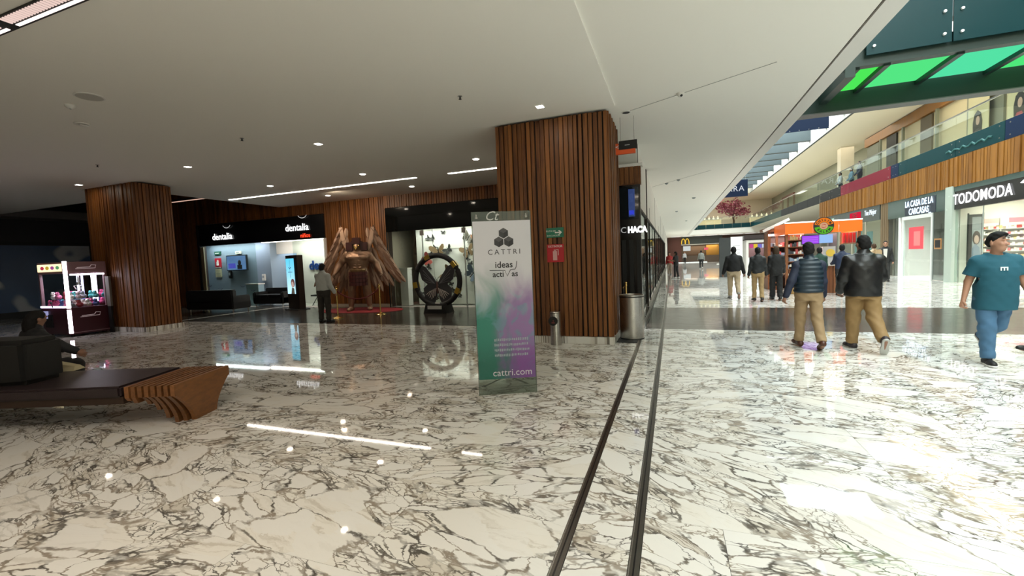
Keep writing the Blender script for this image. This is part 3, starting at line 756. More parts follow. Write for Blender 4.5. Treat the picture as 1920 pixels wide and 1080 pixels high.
t = thing('television', 'wall television showing a blue programme in the clinic', 'television', (-19.13, 14.80, 1.98), R(3))
MB().box(-.61, .61, -.04, .04, -.36, .36).build('housing', MATTEBLACK, t)
def tv_mat():
    m, nt, b = newmat('tv_picture'); tc = N(nt, 'TexCoord'); gr = N(nt, 'TexGradient'); nt.links.new(vmath(nt, 'MULTIPLY', tc.outputs['Object'], (.6, 0, 0)), gr.inputs[0])
    c = mixcol(nt, noise(nt, tc.outputs['Object'], 2.2, 2), (.05, .16, .45), (.25, .42, .75))
    nt.links.new(c, b.inputs['Emission Color']); b.inputs['Emission Strength'].default_value = .8; b.inputs['Base Color'].default_value = (0, 0, 0, 1); return m
MB().box(-.57, .57, -.05, -.04, -.32, .32).build('screen', tv_mat(), t)
MB().sphere((.2, -.055, .0), (.10, .01, .13), 10, 6).box(.06, .34, -.058, -.05, -.3, -.1).build('picture_figure', MATTEBLACK, t); MB().box(-.48, -.05, -.056, -.05, -.25, -.02).build('picture_caption', lamp('caption_blue', (.12, .12, .7), .8), t)
MB().box(-.1, .1, .04, .15, -.1, .1).build('wall_mount', MATTEBLACK, t)
for nm, lb, cat, px, pz, w, h, mt in (('evacuation_sign', 'small dark green evacuation sign above the red one in the clinic', 'sign', -20.54, 2.49, .42, .16, plain('sign_dgreen', (.02, .10, .06), .4)),
        ('extinguisher_sign', 'red square extinguisher sign on the blue clinic wall', 'sign', -20.56, 2.02, .40, .46, plain('sign_red', (.62, .02, .04), .4)),
        ('safety_notice', 'yellowish notice under the red sign in the clinic', 'notice', -20.58, 1.54, .38, .40, plain('notice_yellow', (.62, .58, .36), .6))):
    x = px
    t = thing(nm, lb, cat, (x, 14.93, pz)); MB().box(-w/2, w/2, -.02, .02, -h/2, h/2).build('plate', mt, t)
    if 'red' in lb and 'above' not in lb and 'under' not in lb:
        MB().cyl((0, -.025, -.12), (0, -.025, .06), .06, n=12).box(-.03, .05, -.03, -.02, .06, .14).build('pictogram', WHITE, t); MB().box(-.18, .18, -.025, -.02, -.23, -.2).build('caption_line', WHITE, t)
    elif 'above' in lb: MB().box(-.15, .1, -.024, -.02, -.02, .02).build('caption_line', WHITE, t)
    else:
        for k in range(5): MB().box(-.14, .14-.05*(k % 2), -.024, -.02, .12-k*.07, .135-k*.07).build('print_line', plain('print_grey', (.2, .2, .18), .6), t)
for nm, lb, x, z, w, h, mt in (('thermostat', 'small black box on the wall beside the clinic television', -19.77, 1.44, .18, .36, MATTEBLACK), ('wall_box', 'cream wall box above the clinic television', -19.13, 2.46, .34, .14, CREAM), ('soap_dispenser', 'white dispenser on the wall by the clinic doorway', -17.63, 1.26, .18, .3, WHITE)):
    t = thing(nm, lb, 'wall box', (x, 14.92, z)); MB().box(-w/2, w/2, -.06, .02, -h/2, h/2).build('case', mt, t, bevel=.015); MB().box(-w*.3, w*.3, -.065, -.06, -h*.1, h*.25).build('cover', GREY, t)
t = thing('reception_counter', 'pale counter with light blue front in the clinic doorway', 'counter', (-17.85, 14.6, 0))
MB().box(-.36, .36, -.15, .15, 0, .95).build('front', plain('counter_blue', (.35, .50, .58), .4), t); MB().box(-.39, .39, -.18, .18, .95, 1.0).build('top', WHITE, t)
t = thing('microwave_box', 'white boxy appliance on the clinic back counter', 'appliance', (-16.85, 16.7, .0)); MB().box(-.3, .8, -.25, .25, .0, .85).build('cabinet', WHITE, t); MB().box(-.3, .35, -.2, .2, .85, 1.35).build('case', plain('pink_white', (.62, .50, .46), .5), t); MB().box(-.22, .2, -.21, -.2, .92, 1.28).build('door', GREY, t)
def sofa(lb, x, y, w, rz, hb=.85):
    t = thing('sofa', lb, 'sofa', (x, y, 0), rz)
    MB().box(-w/2, w/2, -.42, .42, .12, .42).build('seat_base', DLEATHER, t, bevel=.03)
    for k in range(2): MB().box(-w/2+.16+k*(w/2-.16), -w/2+.16+(k+1)*(w/2-.16)-.02, -.42, .25, .42, .52).build('seat_cushion', DLEATHER, t, bevel=.03)
    MB().box(-w/2, w/2, .22, .45, .42, hb).build('backrest', DLEATHER, t, bevel=.04)
    for sx in (-1, 1): MB().box(sx*w/2-(.16 if sx > 0 else 0), sx*w/2+(.16 if sx < 0 else 0), -.42, .45, .12, .64).build('armrest', DLEATHER, t, bevel=.04)
    for xx in (-w/2+.1, w/2-.1):
        for yy in (-.35, .35): MB().cyl((xx, yy, 0), (xx, yy, .12), .025, n=8).build('leg', STEEL, t)
    return t
sofa('black leather sofa with its back to the hall, left of the clinic entrance', -17.15, 12.35, 2.3, PI+R(6), .88)
sofa('low black leather sofa behind the digital totem', -16.45, 14.42, 1.75, 0, .78)
t = thing('side_chair', 'dark chair on thin legs between the totem and the guard', 'chair', (-14.1, 14.6, 0))
MB().box(-.3, .3, -.25, .25, .40, .46).build('seat', MATTEBLACK, t); MB().box(-.3, .3, .22, .27, .5, .85).build('backrest', MATTEBLACK, t)
for sx in (-1, 1):
    for sy in (-1, 1): MB().cyl((sx*.08, sy*.08, .4), (sx*.26, sy*.22, 0), .015, n=8).build('leg', MATTEBLACK, t)
# digital totem
def totem_mat():
    m, nt, b = newmat('totem_picture'); tc = N(nt, 'TexCoord'); sp = N(nt, 'SeparateXYZ'); nt.links.new(tc.outputs['Object'], sp.inputs[0])
    c = mixcol(nt, maprange(nt, sp.outputs[2], -.7, .7, 0, 1), (.50, .80, .95), (.12, .58, .80))
    nt.links.new(c, b.inputs['Emission Color']); b.inputs['Emission Strength'].default_value = 1.25; b.inputs['Base Color'].default_value = (0, 0, 0, 1); return m
t = thing('digital_totem', 'black digital totem showing a bright blue picture, before the clinic', 'display', (-13.95, 13.15, 0), R(-14))
MB().box(-.34, .46, -.12, .12, 0, 2.12).build('cabinet', plain('totem_brown', (.02, .012, .008), .3), t)
MB().box(-.31, .24, -.135, -.12, .62, 2.0).build('screen', totem_mat(), t)
fc = plain('picture_skin', (.6, .42, .36), .5, emit=(.75, .55, .5), es=.6)
MB().sphere((.08, -.138, .98), (.09, .005, .13), 12, 8).build('picture_face', fc, t); MB().sphere((.10, -.136, 1.04), (.14, .004, .17), 12, 8).build('picture_hair', plain('picture_hair', (.25, .12, .12), .5, emit=(.3, .15, .15), es=.4), t)
MB().add([(-.05,-.1365,.62),(.2,-.1365,.62),(.17,-.1365,.84),(.02,-.1365,.86)],[(0,1,2,3)]).build('picture_shirt', WHITE, t)
MB().tube([(-.12, -.138, 1.66), (-.05, -.138, 1.60), (.04, -.138, 1.66)], .012, 5).build('picture_mark', plain('totem_navy', (.02, .08, .3), .4), t); MB().box(-.18, .12, -.139, -.137, 1.46, 1.48).build('picture_line', plain('totem_navy', (.02, .08, .3), .4), t); MB().box(-.04, -.03, -.139, -.137, 1.25, 1.95).build('picture_line', plain('totem_navy', (.02, .08, .3), .4), t)
MB().box(-.42, .54, -.25, .25, 0, .03).build('foot_plate', MATTEBLACK, t)

# ================================================================== BUTTERFLY SHOP WINDOW
bf = thing('butterfly_shop_front', 'dark glazed shop front with tall panes beside the statue', 'shop front', (-7.6, 13.95, 0))
MB().box(-2.52, 2.4, -.02, .08, 2.83, 3.71).build('fascia', plain('fascia_glass_black', (.004, .005, .005), .06), bf)
for x in (-2.52, -.98, .72): MB().box(x, x+.03, -.03, .03, 0, 2.83).build('mullion', MATTEBLACK if x < -2 else plain('clear_edge', (.35, .38, .36), .3), bf)
for a, b2 in ((-2.49, -.98), (-.95, .72), (.75, 2.4)): MB().box(a, b2, -.005, .008, .03, 2.83).build('glass_pane', SHOPGLASS, bf)
for x in (-.98, .72): MB().box(x-.06, x+.1, -.05, .0, 2.62, 2.8).build('glass_clamp', STEEL, bf)
wd_ = structure('wall_window_display', plain('display_white', (.70, .69, .65), .6), (-9.32, -5.2, 14.76, 14.85, 0, 3.0))
structure('wall_window_back', plain('display_beige', (.36, .31, .24), .7), (-10.15, -9.0, 15.8, 15.9, 0, 3.2), (-10.3, -10.15, 14.1, 15.9, 0, 3.2), (-5.18, -5.0, 14.35, 15.0, 0, 3.2))
structure('ceiling_window', plain('display_beige', (.36, .31, .24), .7), (-10.15, -5, 14.1, 15.9, 3.0, 3.2))
area_light('window_lamps', (-7.3, 14.25, 2.95), 3.8, .25, 85, (1, .96, .88))
for i, (x0, x1, z0, z1) in enumerate(((-9.32, -8.6, .02, 2.95), (-8.58, -6.9, .02, 2.1), (-6.88, -5.1, .02, 2.1), (-8.58, -6.9, 2.12, 2.95), (-6.88, -5.1, 2.12, 2.95))):
    o = MB().box(x0, x1, 14.72, 14.755, z0, z1).build('display_panel', plain('display_white2', (.80, .785, .74), .5), wd_); o.location -= wd_.location
t = thing('mask_sculpture', 'tall oval brown carved mask in the shop window', 'mask', (-10.0, 15.3, 1.0))
MB().sphere((.45, 0, .8), (.33, .1, .85), 16, 10).build('mask_body', plain('carved_brown', (.10, .065, .04), .7, bump=.6, bscale=25), t, smooth=True); MB().tube([(.45, -.1, 1.25), (.45, -.16, .85), (.45, -.13, .7)], .04, 8).build('nose', plain('carved_brown', (.10, .065, .04), .7), t)
for s in (-1, 1): MB().sphere((.45+s*.13, -.1, 1.0), (.07, .03, .03), 8, 6).build('eye', MATTEBLACK, t)
MB().cyl((.45, 0, -1.0), (.45, 0, .05), .03, n=8).build('stand', MATTEBLACK, t)
t = thing('pedestal', 'slim white pedestal in front of the carved mask', 'pedestal', (-9.72, 14.5, 0)); MB().box(-.17, .17, -.15, .15, 0, 1.42).build('plinth', WHITE, t); MB().box(-.19, .19, -.17, .17, 1.42, 1.46).build('cap', WHITE, t)
def wing_poly(s, k):
    up = [(0, .02), (.10, .16), (.26, .26), (.36, .24), (.37, .12), (.28, .0), (.10, -.03)]
    lo = [(.02, -.02), (.20, -.02), (.27, -.12), (.22, -.26), (.12, -.28), (.04, -.15)]
    return [(x*s*k, z*k) for x, z in up], [(x*s*k, z*k) for x, z in lo]
rb = random.Random(21)
cols = [(.25, .10, .05), (.10, .09, .07), (.06, .14, .09), (.35, .06, .05), (.22, .14, .07), (.15, .19, .26), (.04, .04, .04), (.30, .22, .12)]
bspots = [(-8.35, 2.05, .9, 4), (-7.92, 2.08, .55, 6), (-7.05, 2.5, .7, 1), (-6.6, 2.45, .8, 0), (-6.15, 2.6, .6, 4), (-7.1, 2.0, .8, 4), (-6.6, 1.75, .7, 3), (-6.95, 1.15, .9, 5), (-6.6, 1.5, .6, 0), (-8.0, 1.2, .8, 4), (-7.6, 1.15, .55, 1), (-8.2, .45, .5, 2), (-6.7, .5, .6, 6), (-6.2, .4, .7, 2), (-8.85, 1.75, .7, 3), (-8.1, .95, .5, 4)]
for k in range(22): bspots.append((rb.uniform(-9.1, -6.5), rb.uniform(.25, 2.75), rb.uniform(.22, .34), 6))
for x, z, k, c in bspots:
    t = thing('paper_butterfly', ('chestnut', 'black and grey', 'dark green', 'red', 'brown', 'slate blue', 'black', 'ochre')[c]+(' smallish' if k < .65 else ' large' if k > .85 else '')+' paper butterfly on the white display wall' if k > .4 else 'tiny dark paper butterfly stuck on the white display wall', 'butterfly', (x, 14.70, z), group='paper butterflies on the display wall' if k > .4 else 'tiny paper butterflies on the display wall')
    mt = plain('wing_%d' % c, cols[c], .6); rot = rb.uniform(-1.2, 1.2)
    for s in (-1, 1):
        u, l = wing_poly(s, k); m = MB()
        fold = .35
        for P in (u, l):
            Q = [(math.cos(rot)*a-math.sin(rot)*b2, -abs(a)*fold-.01, math.sin(rot)*a+math.cos(rot)*b2) for a, b2 in P]
            m.add(Q, [tuple(range(len(Q)))])
        m.build('wing', mt, t)
    MB().bar((-.0*k+math.sin(rot)*.2*k, -.01, -math.cos(rot)*.2*k), (-math.sin(rot)*.18*k, -.01, math.cos(rot)*.18*k), .02*k+.008, .02*k+.008).build('body', MATTEBLACK, t)
t = thing('oval_relief', 'dark oval wreath relief with orange flowers at the right of the display wall', 'wreath', (-5.85, 14.655, 1.45))
MB().sphere((0, 0, 0), (.45, .05, .75), 18, 10).build('backing', plain('wreath_dark', (.03, .025, .015), .7, bump=.8, bscale=20), t)
for k in range(9): MB().sphere((.28*math.cos(k*.7+2), -.06, .5*math.sin(k*.7+2)), (.09, .03, .08), 8, 5).build('flower', plain('flower_%d' % (k % 2), ((.45, .22, .04), (.16, .12, .05))[k % 2], .6), t)
# ring with the big butterfly
rg = thing('butterfly_ring_sculpture', 'black ring sculpture holding a big butterfly, on a dark plinth', 'sculpture', (-7.08, 12.3, 0))
MB().tube([(.80*math.cos(a), 0, 1.04+.80*math.sin(a)) for a in np.linspace(0, 2*PI, 48, endpoint=False)], .085, 10, True).build('ring', MATTEBLACK, rg, smooth=True)
MB().prism([(-.42, 0), (.42, 0), (.33, .3), (-.33, .3)], 'y', -.25, .25).build('plinth', MATTEBLACK, rg); MB().box(-.25, .25, -.275, -.25, .14, .25).build('name_plate', plain('plate_grey', (.55, .55, .53), .4), rg); MB().box(-.07, .09, -.1, -.09, .24, .34).build('small_plate', WHITE, rg)
for a in (38, 112, 190, 335):
    q = R(a); MB().obox((.80*math.cos(q), 0, 1.04+.80*math.sin(q)), (.19, .20, .13), ry=-q+PI/2).build('gold_clamp', plain('clamp_gold', (.55, .36, .06), .35, .8), rg)
BK = 1.12
WD = plain('wing_dark', (.045, .045, .05), .45)
for s in (-1, 1):
    up = [(0, .93), (.12, 1.12), (.35, 1.42), (.56, 1.50), (.60, 1.40), (.50, 1.05), (.32, .92), (.05, .88)]
    lo = [(.03, .88), (.32, .92), (.46, .80), (.42, .50), (.28, .36), (.10, .40), (.02, .6)]
    for nm, P in (('upper_wing', up), ('lower_wing', lo)):
        w = MB().prism([(s*a*BK, .9+(b2-.9)*BK) for a, b2 in P], 'y', -.02, .02).build(nm, WD, rg)
        if nm == 'lower_wing':
            for k in range(6):
                a = .06+k*.062; o = MB().bar((s*a*.7, -.03, .80-.02*k), (s*(a+.04), -.03, .44+.05*abs(k-2)), .026, .01).build('pale_stripe', plain('stripe_pale', (.66, .60, .55), .5), w); o.location -= w.location
        else:
            for k in range(4):
                o = MB().bar((s*.08, -.03, .94), (s*(.5-.02*k), -.03, 1.38-.12*k), .014, .01).build('wing_vein', plain('vein_grey', (.18, .18, .19), .5), w); o.location -= w.location
MB().sphere((0, -.02, .82), (.035, .04, .22), 10, 8).build('butterfly_body', plain('body_brown', (.10, .05, .04), .6), rg)
for s in (-1, 1): MB().tube([(0, -.02, 1.02), (s*.04, -.03, 1.12), (s*.09, -.03, 1.16)], .008, 5).build('antenna', MATTEBLACK, rg)

# ================================================================== STANCHIONS, ROPE, CARPET
CARPET = plain('red_carpet', (.22, .008, .012), .95, bump=.3, bscale=200)
pts = [(-10.65+1.75*math.cos(a), 12.85+.85*math.sin(a)) for a in np.linspace(0, 2*PI, 40, endpoint=False)]
tag(MB().prism(pts, 'z', .002, .014).build('red_carpet', CARPET), 'round red carpet under the winged statue', 'carpet')
def stanchion(lb, x, y):
    t = thing('rope_stanchion', lb, 'stanchion', (x, y, 0), group='brass rope stanchions')
    MB().lathe([(.17, 0), (.17, .02), (.15, .035), (.06, .06), (.03, .08)], 24).build('base', GOLD, t, smooth=True); MB().cyl((0, 0, .06), (0, 0, .92), .022, n=14).build('post', GOLD, t, smooth=True)
    MB().lathe([(.03, .9), (.035, .93), (.02, .95), (.032, .975), (.025, 1.0), (.0, 1.01)], 16).build('finial', GOLD, t, smooth=True); MB().tube([(-.03, 0, .9), (-.06, 0, .88), (-.06, 0, .85)], .008, 6).build('hook', GOLD, t); return t
stanchion('brass rope stanchion beside the guard', -9.79, 10.79); stanchion('brass rope stanchion at the right of the statue', -8.89, 11.71); stanchion('brass rope stanchion close to the dark slatted shop', -.99, 10.1)
def rope(lb, a, b2, sag):
    a = Vector(a); b2 = Vector(b2); P = []
    for i in range(15):
        q = i/14; p = a.lerp(b2, q); p.z -= sag*4*q*(1-q); P.append(p)
    o = MB().tube(P, .018, 8).build('barrier_rope', plain('velvet_red', (.12, .008, .012), .8)); tag(o, lb, 'rope', 'velvet ropes')
rope('dark red velvet rope sagging before the statue', (-9.79, 10.79, .86), (-8.89, 11.71, .86), .3)

# ================================================================== WINGED STATUE (figure made with the people below)
# ================================================================== BANNER STAND
def banner_mat():
    m, nt, b = newmat('banner_print'); tc = N(nt, 'TexCoord'); sp = N(nt, 'SeparateXYZ'); nt.links.new(tc.outputs['Object'], sp.inputs[0])
    x, z = sp.outputs[0], sp.outputs[2]
    nz = noise(nt, vmath(nt, 'MULTIPLY', tc.outputs['Object'], (2.2, 1, 1.3)), 1.4, 3, .5, dist=1.0)
    nx = math_(nt, 'ADD', x, math_(nt, 'MULTIPLY_ADD', nz, .5, -.25))
    col = mixcol(nt, maprange(nt, nx, -.16, .10, 0, 1), (.022, .20, .15), (.25, .145, .33))
    col = mixcol(nt, maprange(nt, noise(nt, tc.outputs['Object'], 3.5, 4, .5, dist=1.5), .5, .62, 0, .6), col, (.12, .27, .33))
    dk = mixcol(nt, maprange(nt, nx, -.1, .15, 0, 1), (.010, .11, .08), (.17, .04, .24))
    col = mixcol(nt, maprange(nt, z, -.35, -.8, 0, .75), col, dk)
    t = math_(nt, 'ADD', z, math_(nt, 'MULTIPLY_ADD', nz, .7, -.35))
    col = mixcol(nt, maprange(nt, t, -.18, .42, 0, 1), col, (.58, .58, .62))
    nt.links.new(col, b.inputs['Base Color']); b.inputs['Roughness'].default_value = .3; return m
bs = thing('banner_stand', 'free-standing glass advertising banner before the timber column', 'banner', (-1.87, 4.79, 0), R(25))
MB().box(-.345, .345, -.004, .004, 0, 2.17).build('glass_sheet', glass('banner_glass', (.55, .60, .55), .55), bs)
for s in (-1, 1): MB().box(s*.345-.003, s*.345+.003, -.006, .006, 0, 2.17).build('edge_strip', plain('edge_dark', (.05, .07, .06), .3), bs)
pr = MB().box(-.338, .338, -.012, -.006, .19, 2.06).build('print_sheet', banner_mat(), bs)
MB().add([(-.30, .35, 0.004), (-.26, .35, .004), (.02, .01, .22), (-.02, .01, .22)], [(0,1,2,3)]).add([(.30, .35, .004), (.26, .35, .004), (-.02, .01, .22), (.02, .01, .22)], [(0,1,2,3)]).build('rear_strut', plain('strut_grey', (.12, .13, .11), .4), bs)
INK = plain('print_ink', (.022, .022, .026), .5); PW = plain('print_white', (.62, .60, .66), .5); PWF = plain('print_white_faint', (.30, .36, .40), .5)
def cube_logo(cx, cz, s):
    c = [(math.cos(R(a))*s, math.sin(R(a))*s) for a in (90, 30, -30, -90, -150, 150)]
    for f, mt in (((5, 0, 1), plain('ink_grey', (.07, .07, .075), .5)), ((5, None, 3, 4), INK), ((1, 2, 3), plain('ink_mid', (.035, .035, .04), .5))):
        pass
    top = [c[5], c[0], c[1], (0, 0)]; lf = [c[5], (0, 0), c[3], c[4]]; rt = [(0, 0), c[1], c[2], c[3]]
    for P, mt in ((top, plain('ink_grey', (.075, .075, .08), .5)), (lf, plain('ink_mid', (.035, .035, .04), .5)), (rt, INK)):
        MB().prism([(cx+a*.94, cz+b2*.94) for a, b2 in P], 'y', -.0135, -.012).build('logo_face', mt, bs)
for cx, cz in ((0, 1.915), (-.058, 1.815), (.058, 1.815)): cube_logo(cx+.02, cz, .066)
text(bs, 'CATTRI', .085, (.02, -.013, 1.695), 0, INK, ext=.0006, space=1.45)
text(bs, 'ideas', .105, (.01, -.013, 1.545), 0, INK, ext=.0006, bold=.0015); text(bs, 'acti', .095, (-.06, -.013, 1.435), 0, INK, ext=.0006, bold=.0015); text(bs, 'as', .095, (.135, -.013, 1.435), 0, INK, ext=.0006, bold=.0015)
MB().tube([(-.16, -.013, 1.485), (.02, -.013, 1.48), (.045, -.013, 1.41), (.085, -.013, 1.485), (.14, -.013, 1.49), (.155, -.013, 1.52), (.165, -.013, 1.585)], .004, 5).build('flourish', INK, bs)
text(bs, 'cattri.com', .115, (.30, -.013, .26), 0, PW, ext=.0006, align='RIGHT')
rq = random.Random(2)
for k in range(4):
    m = MB(); x = -.14
    while x < .26:
        w = rq.uniform(.008, .018); m.box(x, x+w, -.0128, -.012, .66-.062*k-rq.uniform(.010, .018), .66-.062*k+rq.uniform(.010, .018)); x += w+.008
    m.build('faint_print_line', PWF, bs)
text(bs, 'Ct', .15, (-.12, -.006, 2.115), 0, plain('etch_pale', (.5, .5, .48), .4), ext=.0006, shear=.4, name='etched_mark')
for s in (-1, 1): MB().lathe([(.022, 0), (.022, .01), (.008, .03), (.006, .05)], 10, (s*.29, -.012, 2.09)).build('clamp_knob', STEEL, bs)

# ================================================================== SIGNS ON THE COLUMN, BINS
t = thing('route_sign', 'green evacuation route sign with white arrow on the timber column', 'sign', (-2.03, 7.92, 2.07)); MB().box(-.165, .165, -.012, 0, -.09, .09).build('plate', plain('route_green', (.01, .16, .09), .4), t)
MB().prism([(.06, .04), (.09, .04), (.135, 0), (.09, -.04), (.06, -.04), (.09, -.012), (-.0, -.012), (-.0, .012), (.09, .012)], 'y', -.014, -.012).build('arrow', WHITE, t); text(t, 'RUTA DE', .045, (-.075, -.013, .03), 0, WHITE, ext=.0005); text(t, 'EVACUACION', .038, (-.03, -.013, -.055), 0, WHITE, ext=.0005)
t = thing('extinguisher_sign', 'red fire extinguisher sign below the green sign on the timber column', 'sign', (-2.03, 7.92, 1.69)); MB().box(-.16, .16, -.012, 0, -.165, .165).build('plate', plain('sign_red2', (.42, .012, .02), .4), t)
text(t, 'EXTINTOR', .055, (0, -.013, .125), 0, WHITE, ext=.0005); MB().box(-.05, .03, -.015, -.012, -.13, .04).box(-.03, .01, -.015, -.012, .04, .07).box(-.01, .06, -.015, -.012, .055, .07).box(.045, .06, -.015, -.012, -.04, .06).build('pictogram', plain('picto_pink', (.62, .35, .34), .5), t)
t = thing('ashtray_bin', 'slim steel ashtray bin with black round badge against the timber column', 'bin', (-2.045, 7.79, 0))
MB().lathe([(.10, 0), (.10, .60), (.095, .615), (.0, .615)], 28).build('body', STEEL, t, smooth=True); MB().lathe([(.102, .585), (.102, .60)], 28).build('rim', DSTEEL, t)
MB().prism([(.085*math.cos(a)-.02, .45+.085*math.sin(a)) for a in np.linspace(0, 2*PI, 20, endpoint=False)], 'y', -.112, -.04).build('badge', MATTEBLACK, t); MB().box(-.045, .015, -.114, -.112, .41, .43).box(-.02, -.005, -.114, -.112, .44, .47).build('badge_mark', plain('badge_red', (.25, .05, .05), .5), t)
t = thing('litter_bin', 'big round brushed steel litter bin beside the timber column', 'bin', (-.745, 8.62, 0))
MB().lathe([(.225, 0), (.225, .82), (.232, .825), (.232, .845), (.215, .845), (.21, .80), (.2, .3)], 40).build('drum', STEEL, t, smooth=True); MB().lathe([(.228, .0), (.228, .02)], 40).build('base_ring', MATTEBLACK, t); MB().lathe([(.234, .80), (.234, .815)], 40).build('lid_seam', MATTEBLACK, t)
tag(MB().box(-1.02, -.62, 8.12, 8.72, .001, .008).build('rubber_mat', MATTEBLACK), 'small black rubber mat under the litter bin', 'mat')
t = thing('hanging_sign', 'black and orange hanging direction sign beside the timber column', 'sign', (-.78, 8.6, 3.6)); MB().box(-.13, .2, -.03, .03, -.02, .14).build('black_panel', MATTEBLACK, t); MB().box(-.19, .17, -.022, .035, -.1, .1).build('orange_panel', plain('sign_orange', (.75, .10, .015), .45), t)
MB().box(-.02, .07, -.032, -.03, .05, .062).build('small_print', plain('sign_white', (.5, .5, .5), .5), t); text(t, '<', .12, (-.16, -.024, .03), 0, WHITE, ext=.001)
for x in (-.1, .15): MB().cyl((x, 0, .1), (x, 0, .58), .006, n=6).build('hanger_rod', STEEL, t)
# ================================================================== DARK SLATTED SHOP behind the column
ds = thing('slatted_shop_front', 'black slatted shop front with glowing white letters beyond the timber column', 'shop front', (-2.0, 10.45, 0))
MB().box(-1.4, 1.34, .0, .15, 0, 3.20).build('back_panel', BLACK, ds)
for k in range(17): MB().box(-1.4+k*.165, -1.4+k*.165+.09, -.05, 0, .02, 1.95).build('slat', MATTEBLACK, ds)
MB().box(-1.4, 1.36, -.03, .15, 3.20, 3.6).build('timber_header', WOOD, ds)
for k in range(26): MB().box(-1.4+k*.105, -1.4+k*.105+.09, -.06, -.03, 3.22, 3.6).build('header_slat', WOOD, ds)
MB().box(-1.4, 1.40, -.10, .15, 3.6, 3.66).build('header_cap', WHITE, ds)
text(ds, 'IC', .19, (.845, -.06, 2.17), 0, plain('letters_dim', (.25, .25, .25), .5, emit=(1, 1, 1), es=.25), ext=.012, align='LEFT'); text(ds, 'HACA', .19, (1.115-.06, -.06, 2.17), 0, GLOW, ext=.012, bold=.010, align='LEFT', sx=.80)
w = MB().box(.86, 1.3, -.02, .0, 2.42, 3.15).build('window_pane', plain('window_dark', (.01, .015, .02), .05), ds)
for (a, b2, c, d, mt) in ((1.08, 1.22, 2.48, 3.1, plain('blue_screen', (.01, .03, .10), .3, emit=(.05, .10, .35), es=.35)), (1.09, 1.2, 2.52, 2.62, lamp('blue_lamp', (.05, .06, .9), 1.6)), (1.1, 1.19, 2.8, 3.0, plain('blue_box', (.15, .2, .3), .3, emit=(.3, .4, .6), es=.25))):  # blue screen with a small lamp and box on the pane
    o = MB().box(a, b2, -.03, -.02, c, d).build('blue_display', mt, w); o.location -= w.location
structure('wall_shop_top', plain('bulkhead', (.6, .6, .56), .6), (-3.4, -.72, 10.5, 10.7, 3.66, 4.2))
MB().box(1.26, 1.335, -.07, -.06, .15, .55).build('floor_light', lamp('uplight', (1, 1, .95), 5), ds)
area_light('uplight_glow', (1.30, -.15, .5), .12, .12, 8, parent=ds)
# shop fronts along the left side of the corridor
y = 10.7; n = 0
lbs = ['nearest', 'second', 'third', 'fourth', 'fifth', 'sixth', 'seventh', 'eighth']
while y < 53:
    w = 5.3
    t = thing('corridor_shop_front', 'glazed dark framed shop front along the left corridor wall, %s of the row' % lbs[n], 'shop front', (-.7, y, 0), group='left corridor shop fronts')
    MB().box(-.08, -.015, 0, .10, 0, 4.17 if n % 2 == 0 else 3.2).build('frame_post', MATTEBLACK, t)
    MB().box(-.08, -.03, w*.5, w*.5+.05, 0, 2.75).build('frame_post', MATTEBLACK, t)
    MB().box(-.08, -.012, .0, w, 2.68, 2.76).build('head_rail', MATTEBLACK, t)
    for a, b2 in ((.14, w*.5), (w*.5+.08, w)):
        MB().box(-.05, -.04, a, b2, .1, 2.65).build('glass_pane', glass('dark_shop_glass', (.62, .66, .63), .6), t)
    MB().box(-.18, -.1, .6, w-.6, .12, 1.0).build('display_base', (WHITE, GREY)[n % 2], t); MB().box(-.19, -.1, .3, .5, 1.2, 2.2).build('poster', (plain('poster_pale', (.6, .58, .5), .5, emit=(1, .95, .85), es=.6), plain('poster_red', (.5, .08, .06), .5))[n % 2], t)
    y += w; n += 1
# ================================================================== FAR END
mc = thing('fast_food_front', 'dark fast food shop front with yellow arches at the far end of the corridor', 'shop front', (4.0, 76, 0))
MB().box(-2.6, 3.4, -.1, .1, 2.95, 4.16).build('fascia', plain('fascia_grey', (.035, .042, .038), .5), mc)
MB().box(-4.6, -2.6, -.1, .1, 0, 4.16).build('timber_panel', plain('far_timber', (.09, .028, .018), .6), mc)
MB().box(-2.6, 3.4, -.12, .0, 2.8, 2.95).build('lintel', plain('lintel_pale', (.45, .42, .36), .5), mc)
MB().box(-2.6, 3.4, 1.6, 1.7, 0, 2.8).build('interior_wall', plain('ff_interior', (.16, .10, .06), .6), mc)
MB().box(1.2, 3.4, 1.4, 1.6, 1.0, 2.8).build('menu_wall', plain('ff_yellow', (.50, .26, .04), .6), mc)
MB().box(-2.3, -1.2, .2, .25, 1.9, 2.65).build('lit_poster', lamp('ff_poster', (.7, .75, .72), .9), mc)
MB().box(-2.6, 3.4, .9, 1.4, 0, 1.1).build('counter', plain('ff_counter', (.10, .07, .05), .5), mc)
MB().box(-3.4, 1.2, -.4, -.1, .0, .12).build('step_light', lamp('ff_step', (.85, .9, .85), 1.0), mc)
MB().box(.8, 1.4, .1, .2, 1.95, 2.3).build('red_sign', lamp('ff_red', (.9, .15, .2), .9), mc)
for s in (-1, 1):
    MB().tube([(-1.98+s*.29+.27*math.cos(a), -.14, 2.98+.85*max(0, math.sin(a))**.7) for a in np.linspace(0, PI, 15)], .06, 8).build('arch', lamp('arch_yellow', (1, .62, .06), 1.0), mc)
area_light('restaurant_lamps', (.4, 1.0, 2.7), 5, .8, 60, (1, .85, .65), parent=mc)
